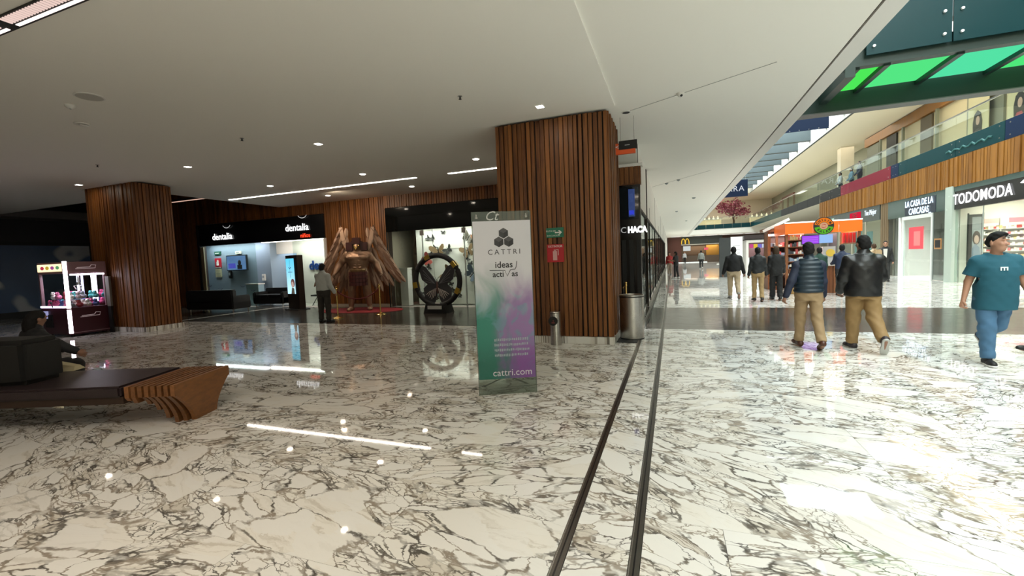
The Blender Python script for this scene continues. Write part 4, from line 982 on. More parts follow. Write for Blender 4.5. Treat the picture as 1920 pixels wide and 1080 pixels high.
for k in range(9):
    t = thing('ceiling_light_bar', 'bright light bar at the far ceiling edge, '+('first', 'second', 'third', 'fourth', 'fifth', 'sixth', 'seventh', 'eighth', 'ninth')[k]+' from the left', 'ceiling light', (.6+k*1.75, 74.4, CEIL_Z+.03), group='far ceiling light bars')
    MB().box(-.7, .7, -.1, .1, -.03, 0).build('diffuser', lamp('bar_white', (1, 1, .95), 2.2), t); MB().box(-.75, .75, -.13, .13, -.015, 0).build('housing', WHITE, t)
area_light('far_ceiling_glow', (6, 73, CEIL_Z), 12, 5, 420, (.97, 1, .95), spread=R(110))
area_light('mid_corridor_glow', (.6, 62, CEIL_Z), 2, 12, 150, (.97, 1, .95), spread=R(110))
t = thing('fast_food_front', 'dark storefront pillar panel with small white sign right of the arches', 'shop front', (8.3, 74, 0))
MB().box(-.9, .9, -.2, .2, 0, 3.6).build('panel', plain('panel_dark', (.015, .018, .018), .5), t); MB().box(-.8, -.2, -.22, -.2, 2.7, 3.2).build('small_sign', lamp('sign_soft', (.9, .9, .9), .9), t); MB().box(-.6, -.3, -.22, -.2, 2.2, 2.5).build('small_sign', lamp('sign_soft', (.9, .9, .9), .9), t)
t = thing('round_planter', 'low round reddish planter bench on the far corridor floor', 'planter', (7.2, 60, 0)); MB().lathe([(1.1, 0), (1.4, .35), (1.45, .45), (1.3, .45), (1.25, .35)], 24).build('bowl', plain('planter_red', (.30, .10, .06), .5), t, smooth=True); MB().cyl((0, 0, 0), (0, 0, .06), 2.0, n=24).build('base_disc', WHITE, t)
LF = plain('lit_frame', (.80, .78, .74), .4)
t = thing('white_kiosk', 'bright white kiosk with a tall white panel and small colourful pictures, behind the walkers', 'kiosk', (4.8, 30, 0))
MB().box(-1.40, -.76, -.1, .1, 0, 2.45).build('white_panel', plain('lit_panel', (.8, .8, .78), .4, emit=(1, 1, .97), es=.45), t); MB().box(-2.05, -1.42, -.1, .1, 0, 2.42).build('dark_pillar', plain('pillar_grey', (.04, .045, .045), .5), t)
for k in range(5): MB().box(-1.3+.1*(k % 2), -.9, -.11, -.1, 1.0+.22*k, 1.05+.22*k).build('print_line', plain('line_pale', (.55, .56, .58), .5), t)
MB().box(-.62, -.50, -.5, 1.0, 0, 2.05).build('frame_post', LF, t); MB().box(.66, .74, -.5, 1.0, 0, 2.05).build('frame_post', LF, t); MB().box(-.62, .74, -.5, 1.0, 2.05, 2.2).build('frame_top', LF, t)
MB().box(-.75, 1.2, -.6, 1.2, 2.25, 2.5).build('canopy', plain('canopy_dark', (.03, .02, .02), .5), t)
MB().box(-.5, .66, .9, 1.0, 0, 2.05).build('back_panel', plain('kiosk_back', (.12, .06, .06), .5), t); MB().box(-.5, .66, -.45, -.1, 0, 1.15).build('counter', plain('counter_white', (.72, .74, .74), .4), t)
for k, c in enumerate(((.65, .08, .28), (.85, .6, .05), (.2, .18, .65), (.6, .68, .8), (.1, .4, .85))): MB().box(-.45+k*.22, -.45+k*.22+.20, -.52, -.5, 1.72, 1.95).build('picture_tile', lamp('tile_%d' % k, c, .9), t)
MB().box(.15, .7, -.52, -.50, .05, .45).build('cyan_panel', lamp('cyan_panel', (.1, .65, .7), .9), t)
area_light('kiosk_glow', (.1, .2, 2.0), .9, .9, 22, parent=t)

def goods(m, x0, x1, y0, y1, z, r, h=(.06, .16), step=.09, axis='x'):
    a = x0 if axis == 'x' else y0; e = x1 if axis == 'x' else y1
    while a < e-.05:
        w = r.uniform(step*.6, step); hh = r.uniform(*h); m.cur = r.randrange(6)
        if axis == 'x': m.box(a, a+w*.9, y0, y1, z, z+hh)
        else: m.box(x0, x1, a, a+w*.9, z, z+hh)
        a += w
GOODS = [plain('goods_%d' % i, c, .5) for i, c in enumerate(((.75, .74, .7), (.06, .06, .07), (.5, .08, .08), (.6, .45, .2), (.25, .32, .45), (.8, .7, .6)))]
# wooden shelf kiosk behind the orange one
t = thing('wooden_kiosk', 'brown wooden kiosk with lit shelves left of the orange kiosk', 'kiosk', (4.2, 20.3, 0))
for x in (-.62, .55): MB().box(x, x+.1, -.4, .4, 0, 2.35).build('post', KIOSKW, t)
MB().box(-.62, .65, .3, .4, 0, 2.35).build('back_board', plain('kiosk_dark', (.05, .02, .015), .5), t); MB().box(-.75, .8, -.5, .5, 2.3, 2.42).build('roof_board', KIOSKW, t)
MB().bar((-.8, -.5, 2.32), (.1, -.5, 2.75), .06, .1).build('gable_bar', WHITE, t); MB().box(-.6, .6, -.42, -.3, 2.12, 2.2).build('lamp_strip', lamp('kiosk_lamp', (1, .95, .9), 3), t)
rk = random.Random(9)
for z in (.6, 1.0, 1.35, 1.7):
    MB().box(-.52, .55, -.35, .3, z-.03, z).build('shelf', KIOSKW, t); g = MB(); goods(g, -.5, .52, -.3, .1, z, rk); g.build('merchandise', GOODS, t, kind='stuff')
area_light('kiosk_glow', (0, -.1, 2.1), 1.0, .4, 25, (1, .9, .85), parent=t)
# the orange snack kiosk
kx, ky = 4.9, 18.0
k_ = thing('orange_kiosk', 'orange topped snack kiosk with purple screen and stacked shelves', 'kiosk', (kx, ky, 0))
ORG = plain('orange_board', (.86, .16, .012), .4, emit=(.9, .15, .01), es=.30)  # faint self-glow put into the orange board colour
for a, b2 in ((-1.13, -.30), (-.28, .45), (.47, 1.12)): MB().box(a, b2, -.06, 0, 2.10, 2.48).build('orange_panel', ORG, k_)
MB().box(-1.13, 1.12, -.08, .02, 2.48, 2.52).build('top_light', lamp('top_light', (1, .95, .85), 2.5), k_)
MB().box(1.06, 1.12, 0, 1.7, 2.10, 2.48).build('orange_panel', ORG, k_); MB().box(-1.13, -1.07, 0, 1.7, 2.10, 2.48).build('orange_panel', ORG, k_); MB().box(-1.1, 1.1, 0, 1.7, 2.42, 2.46).build('roof', WHITE, k_)
for x, y in ((-1.1, 0), (1.02, 0), (-1.1, 1.6), (1.02, 1.6)): MB().box(x, x+.08, y, y+.08, 0, 2.1).build('post', KIOSKW, k_)
for a, b2 in ((-1.0, -.35), (-.33, .32), (.34, 1.0)): MB().box(a, b2, .02, .55, 0, .95).build('counter_unit', KIOSKW, k_)
MB().box(-.4, 1.08, -.05, .6, .95, 1.0).build('worktop', plain('worktop_pale', (.6, .55, .48), .3), k_)
sh = MB().box(-1.06, -.46, .3, .36, .55, 2.1).build('shelf_back', plain('shelf_red', (.16, .035, .02), .5), k_)
for z in (.62, .88, 1.14, 1.40, 1.66, 1.90):
    MB().box(-1.06, -.46, -.02, .34, z-.025, z).build('shelf', KIOSKW, k_); g = MB(); goods(g, -1.04, -.48, .02, .25, z, rk, (.08, .18), .08); g.build('merchandise', GOODS, k_, kind='stuff')
MB().box(-.62, -.1, -.03, .02, 1.72, 2.04).build('screen_housing', MATTEBLACK, k_)
MB().box(-.61, -.11, -.035, -.03, 1.74, 2.02).build('purple_screen', lamp('purple_screen', (.33, .07, .75), 1.2), k_)
for z in (1.80, 1.87, 1.94): MB().box(-.58, -.14, -.037, -.035, z, z+.006).build('screen_line', lamp('purple_line', (.6, .35, .95), 1.2), k_)
MB().box(-.05, .45, .5, .56, 1.75, 2.05).build('menu_board', lamp('menu_blue', (.3, .5, .85), 1.1), k_); MB().box(.05, .42, .12, .40, 1.0, 1.62).build('food_machine', plain('machine_grey', (.5, .5, .5), .3), k_)
MB().cyl((.27, .10, 1.40), (.27, .12, 1.40), .13, n=18).build('yellow_dial', plain('dial_yellow', (.75, .52, .08), .4), k_)
for x in (.68, .78, .88, .98): MB().cyl((x, .2, 1.72), (x, .2, 2.06), .045, n=10).build('red_canister', plain('canister_red', (.5, .03, .03), .4), k_)
MB().box(.62, 1.04, .1, .4, 1.68, 1.71).build('shelf', KIOSKW, k_); MB().box(.35, .6, .6, .7, 1.2, 2.08).build('dark_fridge', plain('fridge_grey', (.1, .11, .12), .3), k_)
for i, (x, z) in enumerate(((-.9, 0), (-.55, 0), (-.9, .22), (-.55, .22), (-.9, .44))):
    b_ = thing('wicker_basket', 'round wicker basket at the foot of the orange kiosk, '+('bottom left of the stack', 'bottom right of the stack', 'second tier left', 'second tier right', 'topmost of the stack')[i], 'basket', (kx+x, ky-.22, z), group='wicker baskets'); mt = plain('wicker', (.42, .25, .09), .7, bump=.5, bscale=90)
    MB().lathe([(.11, 0), (.16, .2), (.155, .2), (.11, .02)], 16).build('bowl', mt, b_); MB().lathe([(.165, .185), (.17, .2), (.165, .21)], 16).build('rim', mt, b_)
area_light('kiosk_glow', (0, .6, 2.35), 1.8, 1.2, 75, (1, .93, .88), parent=k_)
# its round emblem
em = thing('round_emblem', 'round orange and green emblem sign on the orange kiosk top', 'sign', (kx+.0, ky-.12, 2.33))
def disc(m, r, y0, y1, a0=0, a1=2*PI, ri=0, n=32):
    A = np.linspace(a0, a1, n); P = [(r*math.cos(a), r*math.sin(a)) for a in A]
    P += [(ri*math.cos(a), ri*math.sin(a)) for a in A[::-1]] if ri else []
    return m.prism(P, 'y', y0, y1)
disc(MB(), .30, -.03, .03, 0, 2*PI*31/32).build('disc', plain('emblem_black', (.02, .02, .02), .4), em)
disc(MB(), .275, -.036, -.03, R(12), R(168), .13).build('orange_half', lamp('emblem_orange', (.85, .22, .02), .9), em); disc(MB(), .275, -.036, -.03, R(190), R(350), .13).build('green_half', lamp('emblem_green', (.12, .48, .03), .9), em)
disc(MB(), .12, -.038, -.03, 0, 2*PI*31/32).build('centre', lamp('emblem_centre', (.80, .45, .25), .8), em); MB().tube([(-.07, -.04, -.03), (0, -.04, -.06), (.07, -.04, -.03)], .014, 6).tube([(-.06, -.04, .03), (0, -.04, .06), (.06, -.04, .03)], .014, 6).build('centre_mark', plain('mark_red', (.4, .03, .02), .4), em)
for i, ch in enumerate('CHILIM'):
    a = R(153-i*25); text(em, ch, .10, (.205*math.cos(a), -.04, .205*math.sin(a)), 0, MATTEBLACK, ext=.002, bold=.004, roll=a-PI/2)
for i, ch in enumerate('BALAM'):
    a = R(218+i*26); text(em, ch, .10, (.205*math.cos(a), -.04, .205*math.sin(a)), 0, MATTEBLACK, ext=.002, bold=.004, roll=a+PI/2)

# ================================================================== SHOPS ON THE RIGHT (ground floor)
XR = 10.45
GRN = plain('green_glass_fascia', (.035, .07, .062), .12); PALEG = plain('pale_green_stone', (.45, .52, .46), .25, bump=.1, bscale=6)
# accessories shop
s1 = thing('accessories_shop_front', 'bright accessories shop front with big white letters, behind the walking boy', 'shop front', (XR, 18.6, 0))
MB().box(-.03, .15, -2.6, 3.62, 2.86, 3.74).build('fascia', BLACK, s1); MB().box(-.05, -.03, -2.6, 3.62, 3.55, 3.74).build('fascia_edge', GRN, s1)
for a, b2 in ((-2.6, -.2), (-.17, 1.95), (1.98, 3.6)): MB().box(0, .012, a, b2, .02, 2.86).build('glass_pane', SHOPGLASS, s1)
for y in (-.19, 1.96): MB().box(-.01, .02, y, y+.02, 0, 2.86).build('mullion', plain('clear_edge', (.35, .38, .36), .3), s1)
text(s1, 'TODOMODA', .56, (-.06, 2.05, 3.22), -PI/2, GLOW, ext=.006, bold=.006, sx=.92, space=1.05); MB().prism([(.1, 3.38), (-.35, 3.62), (-.42, 3.55), (.0, 3.36)], 'x', -.08, -.05).build('sign_swash', GLOW, s1)
structure('wall_shop_right', plain('shop_cream', (.78, .74, .66), .6), (13.2, 13.4, 15.9, 22.2, 0, 3.6), (10.6, 13.4, 22.2, 22.3, 0, 3.6), (10.6, 13.4, 15.8, 15.9, 0, 3.6)); structure('floor_shop_right', WHITE, (10.5, 16.2, 15.9, 34, -.02, .004))
structure('ceiling_shop_right', WHITE, (10.6, 16.2, -9, 39, 3.45, 3.6)); area_light('shop_lamps', (11.8, 19.1, 3.4), 1.6, 5.5, 330, (1, .95, .87), spread=R(115))
for i, (x0, w, lb) in enumerate(((10.88, .80, 'nearest the window, left of the boy'), (11.72, .85, 'behind the boy'), (12.6, .55, 'deepest in the shop'))):
    t = thing('display_rack', 'white display rack with rows of small goods, '+lb, 'shelf rack', (x0, 22.0, 0), group='accessory racks')
    MB().box(0, w, .08, .16, 0, 2.45).build('back_panel', WHITE, t); MB().box(0, w, -.3, .08, 0, .15).build('base', WHITE, t)
    for z in [.35+.21*k for k in range(9)]:
        MB().box(.02, w-.02, -.2, .08, z-.015, z).build('shelf', WHITE, t); g = MB(); goods(g, .04, w-.04, -.15, .02, z, rk, (.05, .13), .10); g.build('merchandise', [GOODS[0], GOODS[5], GOODS[2], GOODS[3], GOODS[0], GOODS[5]], t, kind='stuff')
    MB().box(.1, w-.15, -.22, -.2, 2.25, 2.42).build('header_card', (plain('header_rose', (.72, .45, .4), .5), plain('header_pink', (.8, .2, .25), .5), plain('header_rose', (.72, .45, .4), .5))[i], t)
t = thing('display_rack', 'long white display rack along the back wall of the accessories shop', 'shelf rack', (13.0, 16.2, 0), group='accessory racks')
MB().box(.1, .18, 0, 5.2, 0, 2.45).build('back_panel', WHITE, t)
for z in [.35+.21*k for k in range(9)]:
    MB().box(-.15, .1, .02, 5.18, z-.015, z).build('shelf', WHITE, t); g = MB(); goods(g, -.12, .02, .04, 5.16, z, rk, (.05, .14), .12, 'y'); g.build('merchandise', [GOODS[0], GOODS[5], GOODS[2], GOODS[3], GOODS[0], GOODS[5]], t, kind='stuff')
t = thing('fashion_poster', 'tall dark portrait poster in the accessories shop window', 'poster', (10.70, 21.5, 0), PI/2); MB().box(-.03, .0, -.20, .20, .85, 2.6).build('board', plain('poster_dark', (.05, .045, .045), .5), t)
MB().box(-.035, -.03, -.17, .10, 1.0, 2.5).build('picture_backdrop', plain('poster_grey', (.30, .32, .33), .5), t); MB().sphere((-.04, -.03, 1.72), (.005, .12, .26), 14, 8).build('picture_hair', plain('poster_brown', (.06, .04, .035), .5), t); MB().sphere((-.045, -.03, 1.66), (.005, .07, .16), 12, 8).build('picture_face', plain('poster_skin', (.42, .30, .25), .5), t); MB().prism([(-.16, 1.0), (.1, 1.0), (.08, 1.35), (0, 1.5), (-.12, 1.36)], 'x', -.042, -.036).build('picture_shirt', plain('poster_blue', (.16, .2, .26), .5), t)
MB().box(-.05, .0, -.23, -.20, 0, 2.65).build('frame_post', MATTEBLACK, t); MB().box(-.05, 0, .20, .23, 0, 2.65).build('frame_post', MATTEBLACK, t)
tag(MB().box(10.36, 10.56, 22.24, 22.72, 0, 3.78).build('stone_pillar', PALEG), 'pale green stone pillar between the two right shop fronts', 'pillar')
# phone case shop
s2 = thing('phone_case_shop_front', 'phone case shop front with bluish white letters and a red poster on its door', 'shop front', (XR, 25.0, 0))
MB().box(-.03, .15, -2.26, 2.84, 2.88, 3.74).build('fascia', GRN, s2); MB().box(-.04, .0, -1.5, 1.1, 2.9, 3.6).build('sign_board', plain('sign_night', (.012, .022, .04), .3), s2)
BL = lamp('letter_ice', (.72, .88, 1), 2.2)
text(s2, 'LA CASA DE LA', .40, (-.06, -.15, 3.42), -PI/2, BL, ext=.004, bold=.005, sx=.86); text(s2, 'CARCASAS_', .40, (-.06, -.25, 3.06), -PI/2, BL, ext=.004, bold=.005, sx=.86)
for a, b2 in ((-2.25, -1.2), (1.65, 2.83)): MB().box(0, .012, a, b2, .02, 2.88).build('glass_pane', glass('dark_shop_glass2', (.42, .46, .44), .6), s2)
for y in (-1.25, 1.25, 1.6): MB().box(-.04, .04, y, y+.1, 0, 2.88).build('frame_post', plain('lit_white_frame', (.74, .76, .74), .4), s2)
MB().box(-.04, .04, -1.15, 1.25, 2.72, 2.88).build('frame_head', plain('lit_white_frame', (.74, .76, .74), .4), s2); MB().box(-.01, .01, -1.15, 1.25, .05, 2.72).build('glass_door', SHOPGLASS, s2)
MB().box(-.03, -.02, -.55, .70, 1.35, 2.35).build('red_poster', plain('poster_scarlet', (.85, .07, .10), .5), s2); MB().box(-.035, -.03, -.3, .25, 1.5, 2.15).build('poster_block', plain('poster_pinkish', (.88, .22, .22), .5), s2)
structure('wall_shop_right_two', plain('shop_bright', (.8, .79, .76), .5), (12.4, 12.5, 22.8, 27.9, 0, 3.5), (10.65, 12.5, 27.6, 27.75, 0, 3.6)); area_light('shop_lamps', (11.4, 25.1, 3.35), 1.2, 2.6, 150, (1, .98, .95), spread=R(115))
t = thing('display_rack', 'grey low rack of phone cases behind the red poster', 'shelf rack', (12.1, 25.1, 0)); MB().box(.1, .18, -1.2, 1.2, 0, 1.3).build('back_panel', GREY, t)
for z in (.2, .45, .7, .95, 1.2):
    MB().box(-.15, .1, -1.2, 1.2, z-.02, z).build('shelf', GREY, t); g = MB(); goods(g, -.12, .0, -1.15, 1.15, z, rk, (.1, .18), .14, 'y'); g.build('merchandise', [GOODS[0], plain('goods_grey', (.3, .3, .3), .5), GOODS[2], plain('goods_grey', (.3, .3, .3), .5), GOODS[4], GOODS[0]], t, kind='stuff')
t = thing('square_sign', 'small orange framed sign in the dark pane right of the red poster', 'sign', (10.42, 23.3, 1.55)); MB().box(-.01, .01, -.26, .26, -.22, .22).build('frame', plain('sign_amber', (.45, .22, .08), .5), t); MB().box(-.014, -.01, -.2, .2, -.16, .16).build('picture', MATTEBLACK, t)
# timber pier
pr_ = thing('timber_pier', 'brown timber pier between phone shop and telephone shop', 'pillar', (10.55, 28.3, 0))
for k in range(7): MB().box(-.12-.01*(k % 2), .1, -.42+k*.12, -.42+k*.12+.11, 0, 3.78).build('plank', plain('pier_wood', (.17, .115, .06), .5), pr_)
# telephone shop
s3 = thing('telephone_shop_front', 'telephone shop front with red block and small white letters behind the man on the phone', 'shop front', (XR, 31.2, 0))
MB().box(-.03, .15, -2.4, 7.6, 2.95, 3.74).build('fascia', plain('fascia_slate', (.045, .06, .058), .25), s3); MB().box(-.05, -.03, .1, 1.75, 3.2, 3.6).build('red_block', lamp('sign_red_lit', (.75, .02, .06), .9), s3); text(s3, 'CBC', .38, (-.06, .9, 3.4), -PI/2, plain('sign_dark_red', (.25, .01, .02), .4), ext=.004, bold=.01)
MB().box(-.05, -.03, -.1, 1.6, 3.02, 3.12).build('white_bar', lamp('sign_bar', (.8, .9, .95), .9), s3); text(s3, 'Tue Mejor', .42, (-.05, -1.25, 3.42), -PI/2, lamp('letter_soft', (.8, .9, .95), 1.2), ext=.01, sx=.85)
MB().box(-.05, -.03, 4.6, 6.6, 3.1, 3.55).build('green_sign', plain('sign_mint', (.35, .48, .40), .5), s3)
for a, b2 in ((-2.4, -.6), (-.55, 1.4), (1.45, 3.6), (3.7, 7.5)): MB().box(0, .012, a, b2, .02, 2.95).build('glass_pane', SHOPGLASS, s3)
for y in (-.6, 1.4, 3.6): MB().box(-.03, .03, y, y+.1, 0, 2.95).build('frame_post', plain('post_beige', (.42, .38, .30), .5), s3)
MB().box(.5, .55, 1.6, 2.6, .8, 2.5).build('teal_poster', plain('poster_teal', (.03, .25, .30), .5), s3); MB().box(.3, .35, -.5, .3, .9, 2.4).build('teal_poster', plain('poster_teal', (.03, .25, .30), .5), s3)
structure('wall_shop_right_three', plain('shop_amber', (.62, .52, .36), .6), (13.0, 13.2, 28, 39, 0, 3.6)); area_light('shop_lamps', (11.8, 32, 3.4), 1.6, 6, 130, (1, .88, .7), spread=R(115))

# ================================================================== UPPER GALLERY SHOPS
g1 = thing('upper_shop_front', 'upper floor shop fronts with timber header, lit windows and portrait posters', 'shop front', (14.0, 30, 5.25))
MB().box(-.1, .2, -14, 11.2, 3.75, 4.35).build('timber_header', WOODR, g1)
MB().box(.1, .2, -14, 11.2, 0, 3.75).build('rear_wall', plain('upper_cream', (.58, .52, .36), .6), g1)
for y, w, mt in ((-11.6, 2.2, plain('amber_panel', (.62, .42, .13), .5, emit=(.8, .5, .12), es=.35)), (-9.3, .9, plain('amber_panel', (.62, .42, .13), .5, emit=(.8, .5, .12), es=.35)), (-8.2, 1.4, plain('upper_brown', (.12, .10, .07), .6)), (-3.6, 2.6, plain('upper_dim', (.20, .21, .17), .6)), (2.2, 1.2, plain('upper_brown', (.12, .10, .07), .6)), (6.4, 1.4, plain('upper_dark', (.03, .03, .03), .6)), (9.0, 2.0, plain('upper_dim', (.20, .21, .17), .6))):
    MB().box(.0, .1, y, y+w, .1, 3.7).build('window_panel', mt, g1)
MB().box(-.12, -.1, -9.9, -9.1, 2.6, 3.6).build('dark_screen', MATTEBLACK, g1)
for i, y in enumerate((-13.9, -10, -6.2, -2.4, 1.4, 5.2, 8.4)): MB().box(-.15, -.02, y, y+.12, 0, 3.75).build('frame_post', plain('post_sage', (.22, .24, .19), .5), g1)
for i, (y, hc, sc) in enumerate(((-5.0, (.02, .02, .02), (.30, .05, .07)), (-6.9, (.06, .04, .03), (.5, .5, .45)), (-2.3, (.02, .02, .02), (.04, .045, .05)))):
    t = thing('fashion_poster', 'upper gallery window poster of a long haired model, '+('in dark red', 'in pale clothes', 'in black')[i], 'poster', (13.78, 30+y, 5.5), group='upper gallery posters')
    MB().box(0, .03, -.75, .75, 0, 3.1).build('board', plain('poster_yellowish', (.50, .48, .32), .5), t); MB().prism([(-.5, 0), (.5, 0), (.42, 1.1), (.2, 1.5), (-.2, 1.5), (-.42, 1.1)], 'x', -.02, 0).build('picture_clothes', plain('cloth_%d' % i, sc, .6), t)
    MB().prism([(-.30, 1.15), (-.16, 1.45), (.16, 1.45), (.30, 1.15), (.33, 1.75), (.22, 2.15), (0, 2.3), (-.22, 2.15), (-.33, 1.75)], 'x', -.025, -.005).build('picture_hair', plain('hair_%d' % i, hc, .6), t); MB().sphere((-.03, -.05, 1.82), (.01, .14, .21), 12, 8).build('picture_face', plain('poster_skin', (.42, .30, .25), .5), t)
area_light('gallery_light', (12.6, 24, 9.6), 2, 14, 260, (1, .86, .58)); area_light('gallery_light', (12.6, 52, 9.6), 3, 30, 420, (1, .90, .72))
area_light('gallery_light', (7, 74, 9.6), 8, 4, 330, (1, .95, .88))  # unseen light added to brighten the blossom tree
structure('wall_gallery_right', plain('upper_sage', (.30, .31, .24), .6), (15.0, 15.2, 41, 80, 5.2, 9.7), (14.2, 15.2, 41, 41.2, 5.2, 9.7))
tag(MB().box(13.0, 13.9, 43.2, 44.0, 5.25, 9.66).build('gallery_pillar', CREAM), 'pale square pillar on the upper gallery beyond the crimson panel', 'pillar')
# navy hanging banners
for lb, x0, x1, y, z0, z1, tx in (('plain navy banner hanging nearest the footbridge', 4.05, 7.6, 27.0, 7.66, 8.48, None), ('navy banner with white letters hanging at the far end of the atrium', 3.6, 7.42, 51.2, 7.2, 8.9, 'ZARA')):
    t = thing('hanging_banner', lb, 'banner', ((x0+x1)/2, y, (z0+z1)/2), group='navy hanging banners'); w, h = (x1-x0)/2, (z1-z0)/2
    MB().box(-w, w, -.03, .03, -h, h).build('cloth', plain('banner_navy', (.005, .014, .042), .6, spec=.2), t)
    for x in (-w+.2, w-.2): MB().cyl((x, 0, h), (x, 0, 10.1-(z0+z1)/2), .012, n=6).build('hanger_cable', STEEL, t)
    if tx: text(t, tx, .78, (w-.32, -.035, -.05), 0, lamp('banner_white', (.8, .85, .9), .9), ext=.004, align='RIGHT', space=1.15)
    else:
        for k in range(9): MB().cyl((-w+.1+k*.43, -.05, -h+.05), (-w+.1+k*.43, -.03, -h+.05), .02, n=6).build('rivet', STEEL, t)
# pink blossom tree on the upper floor
tr = thing('blossom_tree', 'pink blossom tree on the upper floor at the end of the atrium', 'tree', (8.6, 72.5, 5.2)); BR = plain('bark', (.07, .04, .03), .8)
MB().tube([(0, 0, 0), (.05, 0, .7), (-.05, .05, 1.3), (.1, 0, 1.9)], [.14, .11, .09, .05], 8).build('trunk', BR, tr)
rt_ = random.Random(4); fm = MB()
for k in range(9):
    a = k*.7; e = (1.2*math.cos(a)*rt_.uniform(.6, 1.2), 1.0*math.sin(a), rt_.uniform(1.7, 2.9)); MB().tube([(0, 0, 1.1+.06*k), (e[0]*.5, e[1]*.5, e[2]*.75), e], [.05, .03, .015], 6).build('branch', BR, tr)
    for q in range(120):
        p = Vector(e)+Vector((rt_.gauss(0, .34), rt_.gauss(0, .34), rt_.gauss(0, .3))); s = rt_.uniform(.07, .14)
        d1 = Vector((rt_.uniform(-1, 1), rt_.uniform(-1, 1), rt_.uniform(-1, 1))).normalized()*s; d2 = d1.cross(Vector((rt_.random(), rt_.random(), 1))).normalized()*s
        fm.cur = rt_.randrange(2); fm.add([p-d1, p+d2, p+d1, p-d2], [(0, 1, 2, 3)])
tr.scale = (1.25, 1.1, 1.2)
fm.build('blossom', [plain('blossom_pink', (.42, .12, .16), .7), plain('blossom_dark', (.26, .06, .09), .7)], tr, kind='stuff')
for i, (x, y, w, lb) in enumerate(((5.3, 71.6, 3.1, 'warm lit display counter left of the blossom tree'), (12.2, 71.6, 3.2, 'warm lit display counter right of the blossom tree'))):
    t = thing('display_counter', lb, 'counter', (x, y, 5.2)); MB().box(-w/2, w/2, -.3, .3, 0, 1.1).build('base', plain('counter_gold', (.55, .42, .22), .4, emit=(1, .78, .45), es=.5), t)  # warm light on the counter base is put in as emission
    MB().box(-w/2-.1, w/2+.1, -.35, .35, 1.1, 1.18).build('top', WHITE, t)
    for k in range(5): MB().lathe([(.1, 0), (.14, .2), (.05, .35), (.04, .45)], 10, (-w/2+.3+k*w/5.2, 0, 1.18)).build('lamp_vase', lamp('vase_glow', (1, .85, .55), 1.8), t)
t = thing('window_frame', 'brown timber framed window on the upper floor right of the blossom tree', 'window', (14.2, 66, 5.25)); MB().box(-.1, .1, -3, 3, 3.0, 3.25).build('head_beam', plain('frame_brown', (.10, .035, .02), .5), t)
for y in (-3, 0, 2.9): MB().box(-.1, .1, y, y+.15, 0, 3.0).build('post', plain('frame_brown', (.10, .035, .02), .5), t)
MB().box(-.01, .01, -2.85, 2.9, 0, 3.0).build('glass_pane', SHOPGLASS, t)
